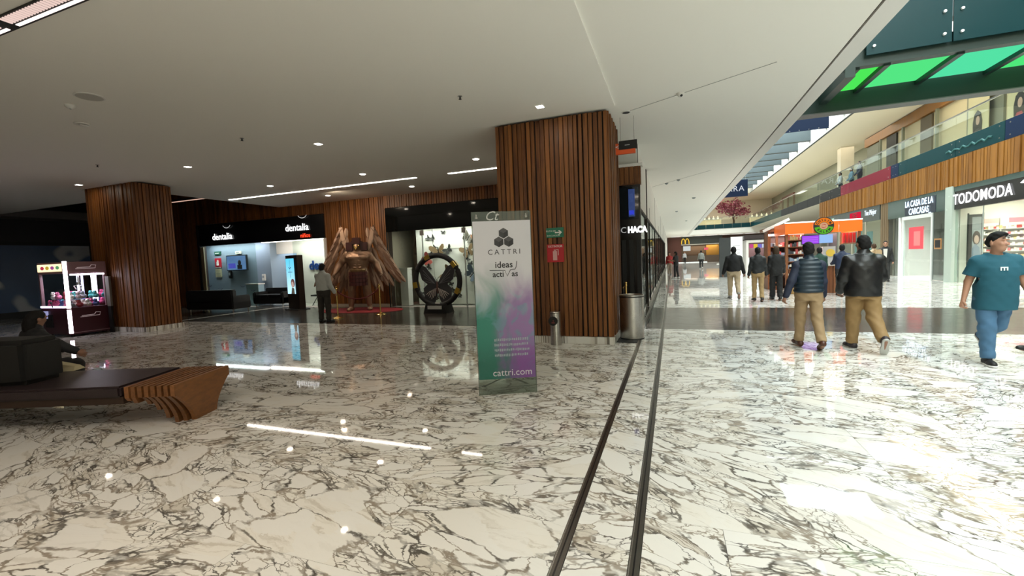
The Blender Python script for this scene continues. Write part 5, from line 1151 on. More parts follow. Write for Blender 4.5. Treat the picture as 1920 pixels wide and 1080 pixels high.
# ================================================================== PEOPLE (smooth implicit surfaces, polygonised here)
class Field:
    def __init__(s, lo, hi, res):
        s.res = res; s.lo = np.array(lo, float)
        s.n = np.maximum(4, np.ceil((np.array(hi)-s.lo)/res).astype(int)+1)
        s.d = np.full(s.n, .3, np.float32)
        s.ax = [s.lo[i]+res*np.arange(s.n[i]) for i in range(3)]
    def sub(s, lo, hi):
        sl = []
        for i in range(3):
            a = int(np.floor((lo[i]-s.lo[i])/s.res)); b = int(np.ceil((hi[i]-s.lo[i])/s.res))+1
            sl.append(slice(max(0, min(a, s.n[i]-1)), max(1, min(b, s.n[i]))))
        X = s.ax[0][sl[0]][:, None, None]; Y = s.ax[1][sl[1]][None, :, None]; Z = s.ax[2][sl[2]][None, None, :]
        return tuple(sl), X, Y, Z
    def join(s, sl, d, k):
        a = s.d[sl]
        if k > 0:
            h = np.clip(.5+.5*(a-d)/k, 0, 1); s.d[sl] = a+(d-a)*h-k*h*(1-h)
        else: s.d[sl] = np.minimum(a, d)
    def cone(s, a, b, ra, rb, k=.03, sc=(1, 1, 1)):
        a = np.array(a, float); b = np.array(b, float); m = max(ra, rb)*max(sc)+.09
        sl, X, Y, Z = s.sub(np.minimum(a, b)-m, np.maximum(a, b)+m)
        v = b-a; L = max(v@v, 1e-9)
        t = np.clip(((X-a[0])*v[0]+(Y-a[1])*v[1]+(Z-a[2])*v[2])/L, 0, 1)
        dx, dy, dz = (X-a[0]-t*v[0])/sc[0], (Y-a[1]-t*v[1])/sc[1], (Z-a[2]-t*v[2])/sc[2]
        s.join(sl, (np.sqrt(dx*dx+dy*dy+dz*dz)-(ra+(rb-ra)*t))*min(sc), k)
    def ell(s, c, r, k=.03):
        c = np.array(c, float); r = np.array(r, float); sl, X, Y, Z = s.sub(c-r-.09, c+r+.09)
        q = np.sqrt(((X-c[0])/r[0])**2+((Y-c[1])/r[1])**2+((Z-c[2])/r[2])**2)
        s.join(sl, (q-1)*r.min(), k)
    def loft(s, keys, k=.03, e=2.3, sh=(0, 0)):
        K = np.array(keys, float); m = .1
        sl, X, Y, Z = s.sub((-.8, -.8, K[:, 0].min()-m), (.8, .8, K[:, 0].max()+m))
        z = np.clip(Z, K[:, 0].min(), K[:, 0].max())
        f = lambda i: np.interp(z.ravel(), K[:, 0], K[:, i]).reshape(z.shape)
        cx, cy, wx, wy = f(1), f(2), f(3), f(4)
        q = (np.abs((X-cx)/wx)**e+np.abs((Y-cy)/wy)**e)**(1/e)
        d = (q-1)*np.minimum(wx, wy); dz = np.maximum(Z-K[:, 0].max(), K[:, 0].min()-Z)
        s.join(sl, np.maximum(d, dz), k)
    def cut(s, n, p):
        """keep the side the normal points away from"""
        n = np.array(n, float); n /= np.linalg.norm(n)
        X = s.ax[0][:, None, None]; Y = s.ax[1][None, :, None]; Z = s.ax[2][None, None, :]
        s.d = np.maximum(s.d, ((X-p[0])*n[0]+(Y-p[1])*n[1]+(Z-p[2])*n[2])).astype(np.float32)
    def wrinkle(s, amp, f, ph=0):
        X = s.ax[0][:, None, None]; Y = s.ax[1][None, :, None]; Z = s.ax[2][None, None, :]
        s.d = s.d+(amp*np.sin(f*Z+4*X+2.2*np.sin(5*X+3*Y+ph)+ph)*np.sin(3.1*X*f*.3+2*Y+ph*1.7)).astype(np.float32)
    def mesh(s, name, scale=1.0):
        d = s.d; ins = d < 0
        n = s.n
        c = np.zeros(tuple(n-1), np.uint8)
        for dx in (0, 1):
            for dy in (0, 1):
                for dz in (0, 1): c += ins[dx:n[0]-1+dx, dy:n[1]-1+dy, dz:n[2]-1+dz]
        act = (c > 0) & (c < 8); idx = np.full(act.shape, -1, np.int64)
        I = np.argwhere(act); idx[act] = np.arange(len(I))
        acc = np.zeros((len(I), 3)); cnt = np.zeros(len(I))
        cor = [(x, y, z) for x in (0, 1) for y in (0, 1) for z in (0, 1)]
        val = {q: d[I[:, 0]+q[0], I[:, 1]+q[1], I[:, 2]+q[2]] for q in cor}
        for ax in range(3):
            for q in cor:
                if q[ax]: continue
                q2 = list(q); q2[ax] = 1; q2 = tuple(q2)
                a, b = val[q], val[q2]; m = (a < 0) != (b < 0)
                t = a[m]/(a[m]-b[m]); P = np.tile(np.array(q, float), (m.sum(), 1)); P[:, ax] = t
                acc[m] += P; cnt[m] += 1
        V = (I+acc/cnt[:, None])*s.res+s.lo
        F = []
        for ax in range(3):
            o1, o2 = [i for i in range(3) if i != ax]
            A = [slice(None)]*3; B = [slice(None)]*3; A[ax] = slice(0, n[ax]-1); B[ax] = slice(1, n[ax])
            for w in (o1, o2): A[w] = slice(1, n[w]-1); B[w] = slice(1, n[w]-1)
            a, b = ins[tuple(A)], ins[tuple(B)]
            for flip in (False, True):
                E_ = np.argwhere((a & ~b) if not flip else (~a & b))
                if not len(E_): continue
                base = E_.copy(); base[:, o1] += 1; base[:, o2] += 1
                def g(d1, d2):
                    q = base.copy(); q[:, o1] += d1; q[:, o2] += d2; return idx[q[:, 0], q[:, 1], q[:, 2]]
                quad = np.stack([g(-1, -1), g(0, -1), g(0, 0), g(-1, 0)], 1)
                if (ax == 1) ^ flip: quad = quad[:, ::-1]
                F.append(quad)
        F = np.concatenate(F); F = F[(F >= 0).all(1)]
        me = bpy.data.meshes.new(name)
        me.vertices.add(len(V)); me.vertices.foreach_set('co', (V*scale).astype(np.float32).ravel())
        me.loops.add(F.size); me.loops.foreach_set('vertex_index', F.astype(np.int32).ravel())
        me.polygons.add(len(F)); me.polygons.foreach_set('loop_start', np.arange(0, F.size, 4, dtype=np.int32)); me.polygons.foreach_set('loop_total', np.full(len(F), 4, np.int32))
        me.update(calc_edges=True); me.validate()
        me.polygons.foreach_set('use_smooth', np.ones(len(F), bool))
        return me

def cloth(name, col, rough=.75, bump=.4, scale=9): return plain('cloth_'+name, col, rough, bump=bump, bscale=scale)
SKIN = {'tan': plain('skin_tan', (.42, .22, .14), .5), 'brown': plain('skin_brown', (.27, .135, .085), .5), 'bronze': plain('statue_bronze', (.24, .14, .085), .42, .5, bump=.8, bscale=22)}

def pose(sp):
    J = {}; bw = sp.get('build', 1.0)
    for i, s in enumerate((-1, 1)):
        fl, kn, ft, ab = (tuple(sp['legs'][i])+(0, 0))[:4]
        fl, kn, ft, ab = R(fl), R(kn), R(ft), R(ab)
        hip = np.array([s*.092*(.8+.2*bw), 0, .93])
        th = np.array([s*math.sin(ab), math.sin(fl)*math.cos(ab), -math.cos(fl)*math.cos(ab)]); kne = hip+.43*th
        a2 = fl-kn; shn = np.array([s*math.sin(ab)*.7, math.sin(a2), -math.cos(a2)]); ank = kne+.415*shn
        fd = np.array([s*.12, math.cos(ft), -math.sin(ft)]); up = np.array([0, math.sin(ft), math.cos(ft)])
        heel = ank-.055*fd-.055*up; toe = ank+.175*fd-.06*up
        J['leg%d' % i] = (hip, kne, ank, heel, toe)
        fl, ab, el, tw = (tuple(sp['arms'][i])+(0,))[:4]; fl, ab, el, tw = R(fl), R(ab), R(el), R(tw)
        sh = np.array([s*.165*(.66+.34*bw), -.012, 1.385])
        ua = np.array([s*math.sin(ab), math.sin(fl)*math.cos(ab), -math.cos(fl)*math.cos(ab)]); elb = sh+.285*ua
        fa = np.array([s*math.sin(ab)*math.cos(tw)-s*math.sin(tw), math.sin(fl+el)*math.cos(ab*.6), -math.cos(fl+el)*math.cos(ab*.6)]); fa /= np.linalg.norm(fa); wr = elb+.255*fa
        J['arm%d' % i] = (sh, elb, wr, fa)
    dz = min(min(J['leg%d' % i][3][2], J['leg%d' % i][4][2]) for i in (0, 1))-.022
    if not sp.get('seat'):
        sh_ = np.array([0, 0, -dz])
        for k in J: J[k] = tuple(p+sh_ if not (k.startswith('arm') and q == 3) else p for q, p in enumerate(J[k]))
        J['dz'] = -dz
    else: J['dz'] = sp['seat']-.93; J.update({k: tuple(p+np.array([0, 0, J['dz']]) if not (k.startswith('arm') and q == 3) else p for q, p in enumerate(v)) for k, v in J.items() if k != 'dz'})
    return J

def bounds(J, pad=.14):
    P = np.array([p for k, v in J.items() if k != 'dz' for q, p in enumerate(v) if not (k.startswith('arm') and q == 3)])
    lo = P.min(0)-pad; hi = P.max(0)+pad; lo[1] = min(lo[1], -.32); hi[1] = max(hi[1], .34); hi[2] = 1.86+J['dz']; lo[0] = min(lo[0], -.42); hi[0] = max(hi[0], .42)
    lo[2] = min(lo[2], -.05); return lo, hi

def hand(f, J, i, s, curl, rs=1.0):
    sh, el, wr, d = J['arm%d' % i]
    n = np.array([-s, .15, 0.]); n -= d*(n@d); n /= np.linalg.norm(n); w = np.cross(d, n)*(-s)
    if w[1] < 0: w = -w
    f.cone(wr, wr+d*.085, .024, .03, .012, (1, 1, 1))
    for q in range(4):
        off = (q-1.5)*.0205; L = (.036, .041, .039, .030)[q]
        b = wr+d*.085+w*off*1.05; d1 = d*math.cos(curl)+n*math.sin(curl); p1 = b+d1*L
        d2 = d*math.cos(curl*2.1)+n*math.sin(curl*2.1); p2 = p1+d2*L*.8
        f.cone(wr+d*.05+w*off*.7, b, .013*rs, .0105*rs, .008); f.cone(b, p1, .0105*rs, .0095*rs, .004); f.cone(p1, p2, .0095*rs, .008*rs, .004)
    tb = wr+d*.03+w*.028; t1 = tb+(d*.65+w*.55+n*.35)*.042; t2 = t1+(d*.8+w*.1+n*.5)*.032
    f.cone(tb, t1, .013*rs, .011*rs, .008); f.cone(t1, t2, .011*rs, .009*rs, .004)

def head(f, c, yaw, tilt=0.0, hs=1.0):
    cy, sy = math.cos(yaw), math.sin(yaw)
    def T(x, y, z): return (c[0]+hs*(x*cy-y*sy), c[1]+hs*(x*sy+y*cy)-tilt*z, c[2]+hs*z)
    f.ell(T(0, -.012, .028), (.076*hs, .088*hs if abs(sy) < .5 else .082*hs, .092*hs), .02)
    f.ell(T(0, .022, -.04), (.056*hs, .060*hs, .072*hs), .03); f.ell(T(0, .045, -.085), (.030*hs, .026*hs, .022*hs), .03)
    f.cone(T(0, .080, .005), T(0, .096, -.028), .008*hs, .0115*hs, .012); f.ell(T(0, .084, -.060), (.022*hs, .010*hs, .009*hs), .01)
    for s in (-1, 1):
        f.ell(T(s*.076, -.01, -.008), (.010*hs, .018*hs, .030*hs), .006); f.ell(T(s*.034, .068, -.022), (.022*hs, .018*hs, .02*hs), .02); f.ell(T(s*.03, .078, .028), (.022*hs, .010*hs, .008*hs), .014)
    return T

def human(label, loc, face, sp, group=None):
    """face: heading in degrees, 0 looks along +Y (away from the viewer), 180 towards the viewer"""
    J = pose(sp); res = sp.get('res', .012); hgt = sp.get('h', 1.75)/1.75; bw = sp.get('build', 1.0); dz = J['dz']; belly = sp.get('belly', 0.0); lean = sp.get('lean', 0.0)
    lo, hi = bounds(J); mk = lambda: Field(lo, hi, res)
    # --- body
    f = mk()
    tor = [(.84, 0, 0, .15, .105), (.95, 0, 0, .155, .11), (1.08, 0, .01, .135, .10), (1.22, 0, .01, .15, .108), (1.33, 0, 0, .145, .10), (1.42, 0, -.01, .075, .07)]
    f.loft([(z+dz, x, y+lean*(z-.9), wx*(.55+.45*bw), wy*(.55+.45*bw)+belly*.4*math.exp(-((z-1.08)/.12)**2)) for z, x, y, wx, wy in tor], .04)
    L0 = lambda z: lean*(z-.9)
    f.cone((0, -.015+L0(1.42), 1.42+dz), (0, .005+L0(1.55), 1.56+dz), .060*(.8+.2*bw), .053, .03)
    for i, s in enumerate((-1, 1)):
        hip, kn, an, he, to = J['leg%d' % i]
        f.cone(hip, kn, .078*(.7+.3*bw), .050, .03); f.cone(kn, an, .050, .034, .02); f.cone(he, to, .036, .028, .02)
        sh, el, wr, d = [p+np.array([0, L0(1.42), 0]) if q < 3 else p for q, p in enumerate(J['arm%d' % i])]
        f.cone((s*.06, L0(1.42), 1.41+dz), sh, .045, .050*(.7+.3*bw), .04); f.cone(sh, el, .050*(.6+.4*bw), .039*(.6+.4*bw), .03); f.cone(el, wr, .039*(.6+.4*bw), .026, .015)
    if lean:
        for i in (0, 1): a = J['arm%d' % i]; J['arm%d' % i] = tuple(p+np.array([0, L0(1.42), 0]) if q < 3 else p for q, p in enumerate(a))
    for i, s in enumerate((-1, 1)): hand(f, J, i, s, R(sp.get('curl', (35, 35))[i]))
    hc = (0, .02+L0(1.62), 1.632+dz-sp.get('nod', 0)*.02); yaw = R(sp.get('yaw', 0)); HS = sp.get('hs', 1.07); T = head(f, hc, yaw, -sp.get('nod', 0)*.35, HS)
    skin = SKIN[sp.get('skin', 'tan')]
    root = link('person', f.mesh('person', hgt), None, loc, (0, 0, R(face))); root.data.materials.append(skin)
    tag(root, label, 'person', group)
    def child(nm, ff, mat):
        me = ff.mesh(nm, hgt); me.materials.append(mat); return link(nm, me, root)
    # --- hair
    f = mk(); hs = sp.get('hairstyle', 'short')
    hr = .0
    f.ell(T(0, -.014, .033), (.078*HS, .090*HS, .0945*HS), .0)
    if hs == 'short':
        f.ell(T(0, -.052, -.015), (.074*HS, .055*HS, .075*HS), .02)
        nrm = (-math.sin(yaw)*.75, math.cos(yaw)*.75, -.66); f.cut(nrm, T(0, .052, .05))
    elif hs == 'quiff':
        f.ell(T(0, .038, .094), (.060, .052, .030), .03); f.ell(T(0, -.05, 0), (.076, .05, .07), .02); nrm = (-math.sin(yaw)*.72, math.cos(yaw)*.72, -.69); f.cut(nrm, T(0, .056, .056))
    elif hs == 'long':
        f.ell(T(0, -.045, -.09), (.095, .07, .15), .05); nrm = (-math.sin(yaw)*.9, math.cos(yaw)*.9, -.43); f.cut(nrm, T(0, .045, .05))
    f.wrinkle(.003, 90, .7)
    child('hair', f, plain('hair_'+sp.get('haircol', 'black'), {'black': (.008, .007, .007), 'brown': (.06, .035, .02), 'fair': (.16, .10, .05)}[sp.get('haircol', 'black')], .7, bump=.4, bscale=150, spec=.25))
    if sp.get('face'):
        for s in (-1, 1):
            e = MB().sphere(T(s*.033, .079, .002), (.015, .010, .008), 10, 6); o = e.build('eye', MATTEBLACK, root, smooth=True)
            MB().tube([T(s*.016, .089, .024), T(s*.034, .088, .029), T(s*.054, .074, .022)], [.003, .0045, .003], 6).build('eyebrow', MATTEBLACK, root)
        MB().tube([T(-.026, .080, -.061), T(0, .094, -.060), T(.026, .080, -.061)], [.003, .006, .003], 6).build('mouth', plain('lips', (.30, .11, .09), .5), root)
    # --- trousers
    pc, pname, flare = sp['trousers']
    f = mk()
    w1 = .165*(.45+.55*bw); wy = .125*(.45+.55*bw)
    if sp.get('seat'): f.loft([(.82+dz, 0, .0, w1*1.05, wy*1.15), (.95+dz, 0, 0, w1, wy*1.05), (1.04+dz, 0, .01+L0(1.04), w1*.93, wy)], .04)
    else: f.loft([(.80+dz, 0, -.01, w1*.95, wy), (.90+dz, 0, -.012, w1*1.02, wy*1.06), (1.0+dz, 0, .0, w1*.98, wy+belly*.3), (1.05+dz, 0, .005, w1*.96, wy+belly*.35)], .05)
    for i, s in enumerate((-1, 1)):
        hip, kn, an, he, to = J['leg%d' % i]; up = (kn-an)/np.linalg.norm(kn-an)
        f.cone(hip+np.array([0, -.008, 0]), kn, .098*(.5+.5*bw), .072*(.7+.3*bw)*flare, .035); f.cone(kn, an+up*.0, .072*(.7+.3*bw)*flare, .060*flare, .03)
        f.cone(an+up*.03, an+up*.06, .066*flare, .066*flare, .02)
    for i, s in enumerate((-1, 1)):
        pass
    f.wrinkle(.0055, 31, 1.3); f.wrinkle(.003, 57, 2.9)
    cut_z = None
    X = f.ax[0][:, None, None]; Y = f.ax[1][None, :, None]; Z = f.ax[2][None, None, :]
    for i in (0, 1):
        hip, kn, an, he, to = J['leg%d' % i]; dn = (an-kn)/np.linalg.norm(an-kn); c0 = an-dn*.005
        pl = (X-c0[0])*dn[0]+(Y-c0[1])*dn[1]+(Z-c0[2])*dn[2]
        near = (np.abs(X-c0[0]) < .13) & (np.abs(Y-c0[1]) < .16) & (np.abs(Z-c0[2]) < .2)
        f.d = np.where(near, np.maximum(f.d, pl), f.d).astype(np.float32)
    child('trousers', f, cloth(pname, pc))
    # --- shoes
    for i, s in enumerate((-1, 1)):
        hip, kn, an, he, to = J['leg%d' % i]; fd = (to-he)/np.linalg.norm(to-he); rt = np.array([fd[1], -fd[0], 0]); rt /= np.linalg.norm(rt); up = np.cross(rt, fd)
        f = Field(np.minimum(np.minimum(an, he), to)-.13, np.maximum(np.maximum(an, he), to)+.13, min(res, .011))
        c = (he+to)/2+up*.012
        f.cone(he+up*.012, to+up*.004-fd*.02, .042, .038, .02); f.cone(to-fd*.06+up*.002, to+fd*.012, .044, .034, .03); f.cone(he+up*.03, an+up*.02+fd*.02, .043, .045, .03)
        sol = he-up*.022
        f.cut(-up, sol)
        me = f.mesh('shoe', hgt); me.materials.append(cloth(*sp['shoes'])); sh_o = link('shoe', me, root)
        if sp.get('sole'):
            f = Field(np.minimum(np.minimum(an, he), to)-.13, np.maximum(np.maximum(an, he), to)+.13, min(res, .009))
            f.cone(he-up*.01, to-up*.012-fd*.02, .046, .043, .02); f.cone(to-fd*.06-up*.012, to+fd*.014-up*.012, .048, .038, .03)
            f.cut(-up, he-up*.030); f.cut(up, he-up*.006)
            me = f.mesh('sole', hgt); me.materials.append(cloth(*sp['sole'])); link('sole', me, sh_o)
    # --- top
    tcol, tname, hem, loose, rough = sp['top']; sleeve = sp.get('sleeve', 'long')
    f = mk(); g = loose
    tor = [(hem, 0, -.005, .168, .128), (.95, 0, 0, .172, .13), (1.08, 0, .008, .168, .128), (1.20, 0, .01, .174, .13), (1.30, 0, .005, .170, .126), (1.38, 0, -.002, .140, .108), (1.43, 0, -.010, .098, .088), (1.47, 0, -.014, .066, .072)]
    tor = [t for t in tor if t[0] >= hem-1e-6]
    f.loft([(z+dz, x, y+L0(z), wx*(.5+.5*bw)+g, wy*(.5+.5*bw)+g+belly*math.exp(-((z-1.06)/.17)**2)*.6) for z, x, y, wx, wy in tor], .0)
    
    if sp.get('collar', True): f.cone((0, -.02+L0(1.46), 1.45+dz), (0, -.005+L0(1.5), 1.505+dz), .075+g*.3, .068+g*.3, .02)
    for i, s in enumerate((-1, 1)):
        sh, el, wr, d = J['arm%d' % i]; ar = (.6+.4*bw)
        f.cone((s*.06, -.014+L0(1.43), 1.425+dz), sh, .058+g*.3, .056*ar+g*.5, .06)
        if sleeve == 'long':
            f.cone(sh, el, .058*ar+g*.6, .053*ar+g*.6, .04); f.cone(el, wr-d*.005, .055*ar+g*.6, .043*ar+g*.45, .025)
        elif sleeve == 'short':
            q = sh+(el-sh)*.72; f.cone(sh, q, .058*ar+g*.5, .068*ar+g*.8, .045)
    f.wrinkle(.0035, 22, .4); f.wrinkle(.002, 47, 2.1)
    if sleeve == 'short':
        X = f.ax[0][:, None, None]; Y = f.ax[1][None, :, None]; Z = f.ax[2][None, None, :]
        for i in (0, 1):
            sh, el, wr, d = J['arm%d' % i]; dn = (el-sh)/np.linalg.norm(el-sh); c0 = sh+(el-sh)*.70
            pl = (X-c0[0])*dn[0]+(Y-c0[1])*dn[1]+(Z-c0[2])*dn[2]; rad = np.sqrt((X-c0[0])**2+(Y-c0[1])**2+(Z-c0[2])**2)
            f.d = np.where(rad < .135, np.maximum(f.d, pl), f.d).astype(np.float32)
    if sp.get('open_neck'): 
        X = f.ax[0][:, None, None]; Y = f.ax[1][None, :, None]; Z = f.ax[2][None, None, :]
        f.d = np.maximum(f.d, -(np.sqrt(X**2+(Y-.03-L0(1.5))**2*1.0+((Z-1.53-dz)*.95)**2)-.085)).astype(np.float32)
    top = child(sp.get('topname', 'jacket'), f, cloth(tname, tcol, rough))
    if sp.get('vest'):
        f = mk(); tor2 = [(z+dz, x, y+L0(z), wx*(.5+.5*bw)+g+.016, wy*(.5+.5*bw)+g+.016+belly*math.exp(-((z-1.06)/.17)**2)*.6) for z, x, y, wx, wy in tor]
        f.loft(tor2, .0); f.cone((-.09, -.014+L0(1.45), 1.40+dz), (.09, -.014+L0(1.45), 1.40+dz), .088+g*.3, .088+g*.3, .05); f.cone((0, -.02+L0(1.46), 1.45+dz), (0, -.005, 1.515+dz), .082, .074, .02)
        Z = f.ax[2][None, None, :]; f.d = (f.d+.006*np.cos((Z-1.0)*2*PI/.075)).astype(np.float32)
        child('vest', f, cloth(*sp['vest']))
    return root, T, J, hgt

NAVYC = (.010, .016, .034); KHAKI = (.26, .16, .062); BEIGE = (.31, .21, .11); BLK = (.007, .007, .008)
def P(x, y, z=0): return (x, y, z)
stand = ((0, 2, 0), (2, 4, 0))
# --- the pair walking away in the foreground
human('man in quilted navy vest and beige trousers walking away, left of the pair', P(2.03, 8.13), 4, dict(h=1.68, res=.0095, build=1.16, belly=.02, legs=((11, 4, -6), (-12, 16, 22)), arms=((-14, 20, 12), (6, 8, 14)), curl=(40, 30),
      trousers=(BEIGE, 'beige_chino', 1.08), shoes=('brown_shoe', (.07, .022, .012), .4), top=((.012, .018, .042), 'navy_sweater', .93, .008, .7), topname='sweater', vest=('quilted_navy', (.008, .022, .036), .45), skin='brown', yaw=-8))
human('heavy man in black leather jacket and khaki trousers walking away', P(2.74, 8.12), 2, dict(h=1.76, res=.0095, build=1.45, belly=.05, legs=((8, 3, -2), (-16, 30, 55)), arms=((4, 14, 34, 18), (12, 12, 55, 14)), curl=(40, 40),
      trousers=(KHAKI, 'khaki_chino', 1.16), shoes=('dark_trainer', (.022, .014, .018), .6), sole=('pale_sole', (.45, .45, .42), .6), top=(BLK, 'black_leather_jacket', .84, .022, .36), skin='brown', yaw=10))
# --- boy coming towards us
boy, T, J, hg = human('young man in teal T-shirt and blue jeans walking towards the viewer', P(3.91, 7.42), 176, dict(h=1.70, res=.009, build=1.28, belly=.02, hs=1.1, legs=((-18, 40, 40), (9, 5, -4)), arms=((6, 15, 14), (-8, 14, 18)), curl=(45, 50), hairstyle='quiff', face=True, sleeve='short', collar=False, open_neck=True,
      trousers=((.055, .14, .25), 'blue_denim', 1.12), shoes=('black_trainer', (.008, .008, .009), .6), sole=('white_sole', (.7, .7, .68), .6), top=((.008, .085, .125), 'teal_jersey', .74, .020, .8), topname='tshirt', skin='tan', yaw=32))
for a in (boy,):
    m = MB(); y0 = .168
    for (x0, x1, z0, z1) in ((-.036, -.024, 1.24, 1.275), (-.006, .006, 1.24, 1.275), (.024, .036, 1.24, 1.275), (-.036, .036, 1.275, 1.288)):
        m.box(x0*hg, x1*hg, (y0-.02)*hg, (y0+.018)*hg, (z0+.012)*hg, (z1+.012)*hg)
    m.build('chest_print', plain('print_ice', (.75, .85, .88), .5), a)
# --- person just leaving the picture on the right (only a shoe shows)
human('walker cut off by the right edge, only a black shoe showing', P(4.98, 8.28), 95, dict(h=1.7, res=.016, legs=((20, 5, -15), (-20, 20, 30)), arms=((10, 8, 15), (-10, 8, 15)), trousers=((.02, .02, .025), 'dark_jean', 1.1), shoes=('black_shoe', (.006, .006, .006), .5), top=((.05, .05, .06), 'grey_coat', .85, .015, .7)))
# --- the three farther walkers
human('man in black sweater over a white shirt and beige trousers walking away', P(1.93, 16.3), 0, dict(h=1.74, res=.014, build=1.3, belly=.03, legs=((10, 4, 0), (-16, 26, 40)), arms=((0, 14, 14), (0, 14, 14)), trousers=((.44, .34, .22), 'pale_chino', 1.0), shoes=('pale_trainer', (.30, .28, .26), .6), top=(BLK, 'black_knit', .93, .012, .8), topname='sweater', skin='brown'))
human('slim man in black jacket and tan trousers between the black sweater man and the woman', P(2.48, 15.3), 0, dict(h=1.66, res=.014, build=1.05, legs=((6, 4, 0), (-6, 10, 14)), arms=((0, 9, 14), (0, 9, 14)), trousers=((.36, .24, .11), 'tan_chino', .98), shoes=('dark_loafer', (.02, .015, .012), .5), top=((.012, .014, .016), 'black_jacket2', .90, .012, .6), skin='brown'))
human('woman with brown hair, all in black, walking away', P(3.05, 15.7), 0, dict(h=1.68, res=.014, build=.95, legs=((6, 2, 0), (-6, 8, 10)), arms=((0, 8, 14), (6, 10, 30)), hairstyle='long', haircol='brown', trousers=((.008, .008, .009), 'black_wide', 1.25), shoes=('black_heel', (.006, .006, .006), .5), top=((.010, .010, .011), 'black_coat', .86, .02, .7)))
# --- around the kiosk and the right shops
human('person in dark blue shirt standing at the orange kiosk counter', P(5.2, 17.1), -10, dict(h=1.66, res=.016, build=1.1, legs=stand, arms=((30, 8, 50), (35, 8, 50)), trousers=((.02, .02, .03), 'dark_jean', 1.0), shoes=('black_shoe', (.006, .006, .006), .5), top=((.02, .032, .075), 'blue_shirt', .92, .012, .7), topname='shirt', skin='brown'))
human('shopper in a green top half hidden behind the quilted vest man', P(4.55, 17.0), 0, dict(h=1.6, res=.018, build=1.05, legs=stand, arms=((10, 8, 30), (10, 8, 30)), trousers=((.03, .03, .03), 'dark_jean2', 1.0), shoes=('black_shoe', (.006, .006, .006), .5), top=((.012, .05, .035), 'green_top', .9, .015, .7), topname='shirt', skin='brown'))
pb, T2, J2, h2 = human('person with brown hair and beige backpack beside the leather jacket man', P(7.78, 22.0), 10, dict(h=1.66, res=.018, build=1.1, legs=((10, 4, 0), (-10, 14, 15)), arms=((5, 8, 20), (5, 8, 20)), haircol='brown', trousers=((.05, .045, .04), 'brown_jean', 1.0), shoes=('black_shoe', (.006, .006, .006), .5), top=((.46, .36, .24), 'beige_top', .9, .015, .7), topname='shirt', skin='brown'))
MB().box(-.15, .15, -.30, -.15, 1.0, 1.42).build('backpack', cloth('beige_canvas', (.42, .30, .17), .8), pb, bevel=.04)
mp, T3, J3, h3 = human('man in white shirt and black jacket holding a phone to his ear', P(8.72, 23.5), 160, dict(h=1.75, res=.018, build=1.1, legs=((8, 4, 0), (-8, 12, 12)), arms=((4, 8, 20), (35, 20, 118)), face=True, trousers=((.02, .02, .02), 'black_suit', 1.0), shoes=('black_shoe', (.006, .006, .006), .5), top=((.012, .012, .013), 'black_blazer', .84, .014, .7), skin='tan'))
MB().prism([(-.07, 1.42), (.07, 1.42), (.05, 1.05), (-.05, 1.05)], 'y', .10, .165).build('shirt_front', cloth('white_shirt', (.66, .64, .6), .7), mp)
# --- deep in the corridor
ps, _, _, _ = human('person in black looking at a phone by the left corridor wall', P(.22, 29.6), 60, dict(h=1.72, res=.02, build=.95, legs=((4, 3, 0), (-4, 6, 0)), arms=((25, 8, 75), (25, 8, 75)), nod=1.5, trousers=((.008, .008, .009), 'black_jean3', .95), shoes=('white_trainer', (.6, .6, .58), .6), top=((.010, .010, .011), 'black_tee', .9, .015, .8), topname='tshirt', sleeve='short'))
human('distant person in red top behind the phone reader', P(-.2, 35.0), 180, dict(h=1.68, res=.024, legs=stand, arms=((0, 8, 10), (0, 8, 10)), trousers=((.35, .28, .22), 'pale_jean', 1.0), shoes=('pale_trainer2', (.3, .3, .3), .6), top=((.42, .03, .03), 'red_top', .9, .015, .7), topname='shirt'))
human('distant person in grey top and black trousers walking away', P(2.62, 45.8), 0, dict(h=1.78, res=.024, build=1.1, legs=((10, 4, 0), (-12, 20, 20)), arms=((10, 12, 30), (-5, 12, 20)), trousers=((.01, .01, .011), 'black_jean4', .95), shoes=('white_trainer', (.6, .6, .58), .6), top=((.24, .25, .23), 'grey_sweat', .9, .02, .8), topname='sweater'))
human('tiny distant person in white shirt before the fast food front', P(1.75, 70.0), 180, dict(h=1.75, res=.03, legs=stand, arms=((0, 8, 10), (0, 8, 10)), trousers=((.01, .01, .011), 'black_jean4', .95), shoes=('black_shoe', (.006, .006, .006), .5), top=((.5, .5, .52), 'white_shirt2', .9, .012, .8), topname='shirt'))
# --- upper gallery
for lb, x, y, c in (('person in white and black behind the gallery glass, leftmost', 11.6, 38.6, (.35, .36, .36)), ('person in pale blue behind the gallery glass, middle', 11.7, 36.8, (.12, .20, .26)), ('person in dark clothes behind the gallery glass, beside the crimson panel', 11.3, 34.2, (.02, .02, .03))):
    human(lb, P(x, y, 5.25), 90, dict(h=1.72, res=.028, build=1.05, legs=stand, arms=((10, 8, 30), (10, 8, 30)), trousers=((.015, .015, .02), 'gallery_dark', 1.0), shoes=('black_shoe', (.006, .006, .006), .5), top=(c, 'gallery_%d' % int(c[0]*1000), .88, .015, .7), topname='shirt', skin='brown'), 'people on the upper gallery')
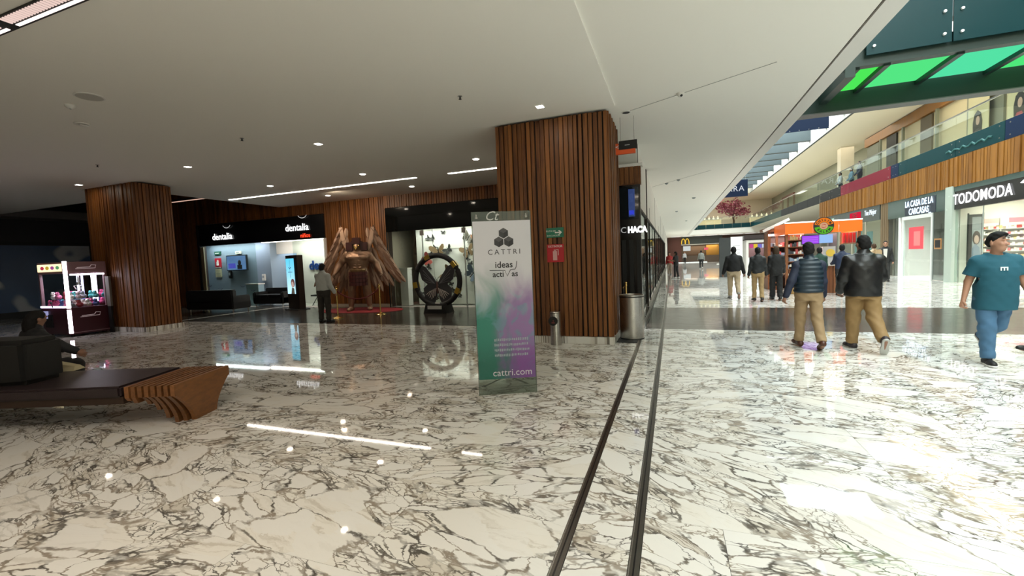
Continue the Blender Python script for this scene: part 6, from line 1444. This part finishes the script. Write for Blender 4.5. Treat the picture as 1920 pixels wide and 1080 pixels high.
# --- guard before the statue, clinic worker, seated person
human('guard in pale grey shirt and dark trousers standing seen from behind near the statue', P(-9.52, 9.98), 6, dict(h=1.72, res=.014, build=1.28, belly=.03, legs=((2, 2, 0, 4), (0, 2, 0, 3)), arms=((28, 16, 30), (-4, 14, 30)), trousers=((.022, .019, .014), 'guard_trouser', 1.1), shoes=('black_shoe', (.006, .006, .006), .5), top=((.40, .42, .40), 'guard_shirt', .96, .014, .7), topname='shirt', skin='brown', nod=.5))
human('clinic worker in light blue shirt with his back to us inside the clinic', P(-16.55, 15.95, .0), 25, dict(h=1.78, res=.02, build=1.15, legs=stand, arms=((15, 12, 60), (15, 12, 60)), trousers=((.03, .02, .025), 'clinic_trouser', 1.0), shoes=('black_shoe', (.006, .006, .006), .5), top=((.32, .40, .50), 'clinic_shirt', .98, .012, .7), topname='shirt', skin='brown', nod=.6))
human('person in dark clothes sitting on the bench, seen from behind in the dark', P(-8.2, 3.25, .0), AX/PI*180-20, dict(h=1.66, res=.013, build=1.15, seat=.43, lean=.10, nod=1.4, legs=((84, 88, 0, 6), (84, 86, 0, 6)), arms=((35, 8, 40), (20, 62, 25)), haircol='black', hairstyle='long', trousers=((.012, .012, .014), 'seat_jean', 1.05), shoes=('black_shoe', (.006, .006, .006), .5), top=((.010, .011, .014), 'seat_jacket', .86, .02, .7), skin='brown'))
# ================================================================== WINGED STATUE
st = thing('winged_statue', 'large bronze winged warrior statue with boxy headdress on the red carpet', 'statue', (-10.56, 12.80, .016), R(30))
spb = dict(legs=((4, 6, 0, 7), (4, 6, 0, 7)), arms=((-6, 36, 38, 14), (-6, 36, 38, 14)), build=1.8)
Jb = pose(spb); lo, hi = bounds(Jb, .2); f = Field(lo, hi, .014); dzb = Jb['dz']
f.loft([(.84+dzb, 0, 0, .19, .13), (.98+dzb, 0, 0, .185, .13), (1.08+dzb, 0, 0, .185, .125), (1.22+dzb, 0, 0, .23, .15), (1.34+dzb, 0, 0, .26, .155), (1.41+dzb, 0, -.01, .20, .12), (1.47+dzb, 0, -.01, .12, .09), (1.51+dzb, 0, -.01, .07, .06)], .04)
for s in (-1, 1):
    f.ell((s*.11, .10, 1.32+dzb), (.11, .065, .075), .02)                       # chest
    for q in range(3): f.ell((s*.048, .115, 1.20-.065*q+dzb), (.042, .03, .03), .008)   # belly muscles
    f.ell((s*.15, -.02, 1.46+dzb), (.10, .09, .06), .04)
for i, s in enumerate((-1, 1)):
    hip, kn, an, he, to = Jb['leg%d' % i]; f.cone(hip, kn, .12, .08, .04); f.cone(kn+np.array([0, -.02, -.08]), an, .085, .05, .03); f.cone(he, to, .055, .05, .03)
    sh, el, wr, d = Jb['arm%d' % i]; f.ell(sh, (.10, .095, .105), .03); f.cone(sh, el, .082, .066, .03); f.ell((sh+el)/2+np.array([0, .03, 0]), (.06, .06, .09), .03); f.cone(el, wr, .072, .042, .02); hand(f, Jb, i, s, R(28), 1.7)
head(f, (0, .03, 1.62+dzb), 0, 0, 1.0); f.cone((0, 0, 1.45+dzb), (0, .01, 1.55+dzb), .09, .075, .04); f.cone((0, .09, 1.62+dzb), (0, .17, 1.57+dzb), .045, .012, .02)
me = f.mesh('body', 1.42); me.materials.append(SKIN['bronze']); sb = link('body', me, st, (0, 0, .015), (0, 0, PI)); sb.scale = (1.18, 1.05, 1)
K = 1.42; DR = plain('dark_red_cloth', (.045, .010, .010), .7, bump=.3); MAH = plain('mahogany_plate', (.05, .012, .010), .4)
zh = (1.62+dzb)*K
for nm, b_ in (('headdress_block', (-.13, .13, -.18, .14, zh+.06, zh+.30)), ('headdress_block', (-.36, -.13, -.12, .12, zh-.16, zh+.14)), ('headdress_block', (.13, .36, -.12, .12, zh-.16, zh+.14)), ('headdress_block', (-.18, .18, -.15, .15, zh+.12, zh+.19))): MB().box(*b_).build(nm, MAH, st, bevel=.012)
MB().prism([(-.06, zh-.02), (.06, zh-.02), (0, zh-.14)], 'y', -.30, -.16).build('beak', GOLD, st)
for s in (-1, 1): MB().sphere((s*.07, -.17, zh+.02), .028, 8, 6).build('eye', GOLD, st)
zw = (.98+dzb)*K
kl = MB().lathe([(.31, zw-.48), (.34, zw-.2), (.29, zw+.04)], 20).build('kilt', DR, st)
for r_ in range(4):
    for c_ in range(7):
        a = -PI/2+(c_-3)*.33; q = .335; o = MB().obox((q*math.cos(a), q*math.sin(a), zw-.05-r_*.13), (.10, .03, .105), rz=a+PI/2).build('kilt_plate', plain('plate_red', (.08, .02, .018), .5, .2), kl); o.location -= kl.location
MB().lathe([(.30, zw), (.31, zw+.06), (.30, zw+.10)], 20).build('belt', plain('belt_bronze', (.20, .12, .05), .4, .6), st)
FE = [plain('feather_%d' % i, c, .5, .3, bump=.4, bscale=40) for i, c in enumerate(((.30, .18, .12), (.22, .13, .085), (.40, .26, .18)))]
rf = random.Random(8)
for s in (-1, 1):
    wg = MB().tube([(s*.18, .22, 1.95), (s*.42, .26, 2.55), (s*.56, .26, 3.02), (s*.80, .24, 2.45), (s*1.12, .22, 1.85)], [.06, .07, .05, .05, .03], 8).build('wing_frame', FE[1], st)
    top, tip = Vector((s*.50, .2, 2.95)), Vector((s*1.12, .2, 1.50))
    rows = 8
    for row in range(rows):
        q = row/(rows-1); p0 = top.lerp(tip, q); ncol = 1+int(round(1+q*4)); L = .42+.34*q; wd = .15+.03*q
        inner = .36
        for k in range(ncol):
            u = k/max(1, ncol-1); x = p0.x+(s*inner-p0.x)*u; z = p0.z-.10*u*(1+q)+(.10 if k % 2 else 0)
            p = Vector((x, .16+.022*row+.012*(k % 2), z)); a = R(26*(1-u)+6+8*q)*s
            dr = Vector((math.sin(a), 0, -math.cos(a))); sd = Vector((dr.z, 0, -dr.x)); LL = L*rf.uniform(.92, 1.08)
            Q = []
            for t_, w_ in ((0, .45), (.25, .95), (.6, 1.0), (.85, .75), (1, .15)): Q.append((p+dr*LL*t_, wd*w_/2))
            vs = [c-sd*w_ for c, w_ in Q]+[c+Vector((0, -.04, 0)) for c, w_ in Q]+[c+sd*w_ for c, w_ in Q]+[c+Vector((0, .02, 0)) for c, w_ in Q]
            fs = []
            for r2 in range(4):
                for (i0, i1) in ((0, 1), (1, 2), (2, 3), (3, 0)): fs.append((i0*5+r2, i0*5+r2+1, i1*5+r2+1, i1*5+r2))
            fs += [(0, 5, 10, 15), (4, 9, 14, 19)]
            o = MB().add(vs, fs).build('feather', rf.choice(FE), wg, smooth=True); o.location -= wg.location
    # inner folded feathers rising beside the head
    for k in range(5):
        p0 = Vector((s*(.26+.055*k), .12, 2.02+.12*k)); p1 = Vector((s*(.50+.012*k), .15, 2.5+.12*k))
        o = MB().bar(p0, p1, .12, .03, (0, 1, 0)).build('feather', FE[2], wg); o.location -= wg.location
area_light('statue_spotlight', (-10.85, 11.9, 4.1), .15, .15, 40, (1, .80, .58), rot=(R(22), 0, 0))
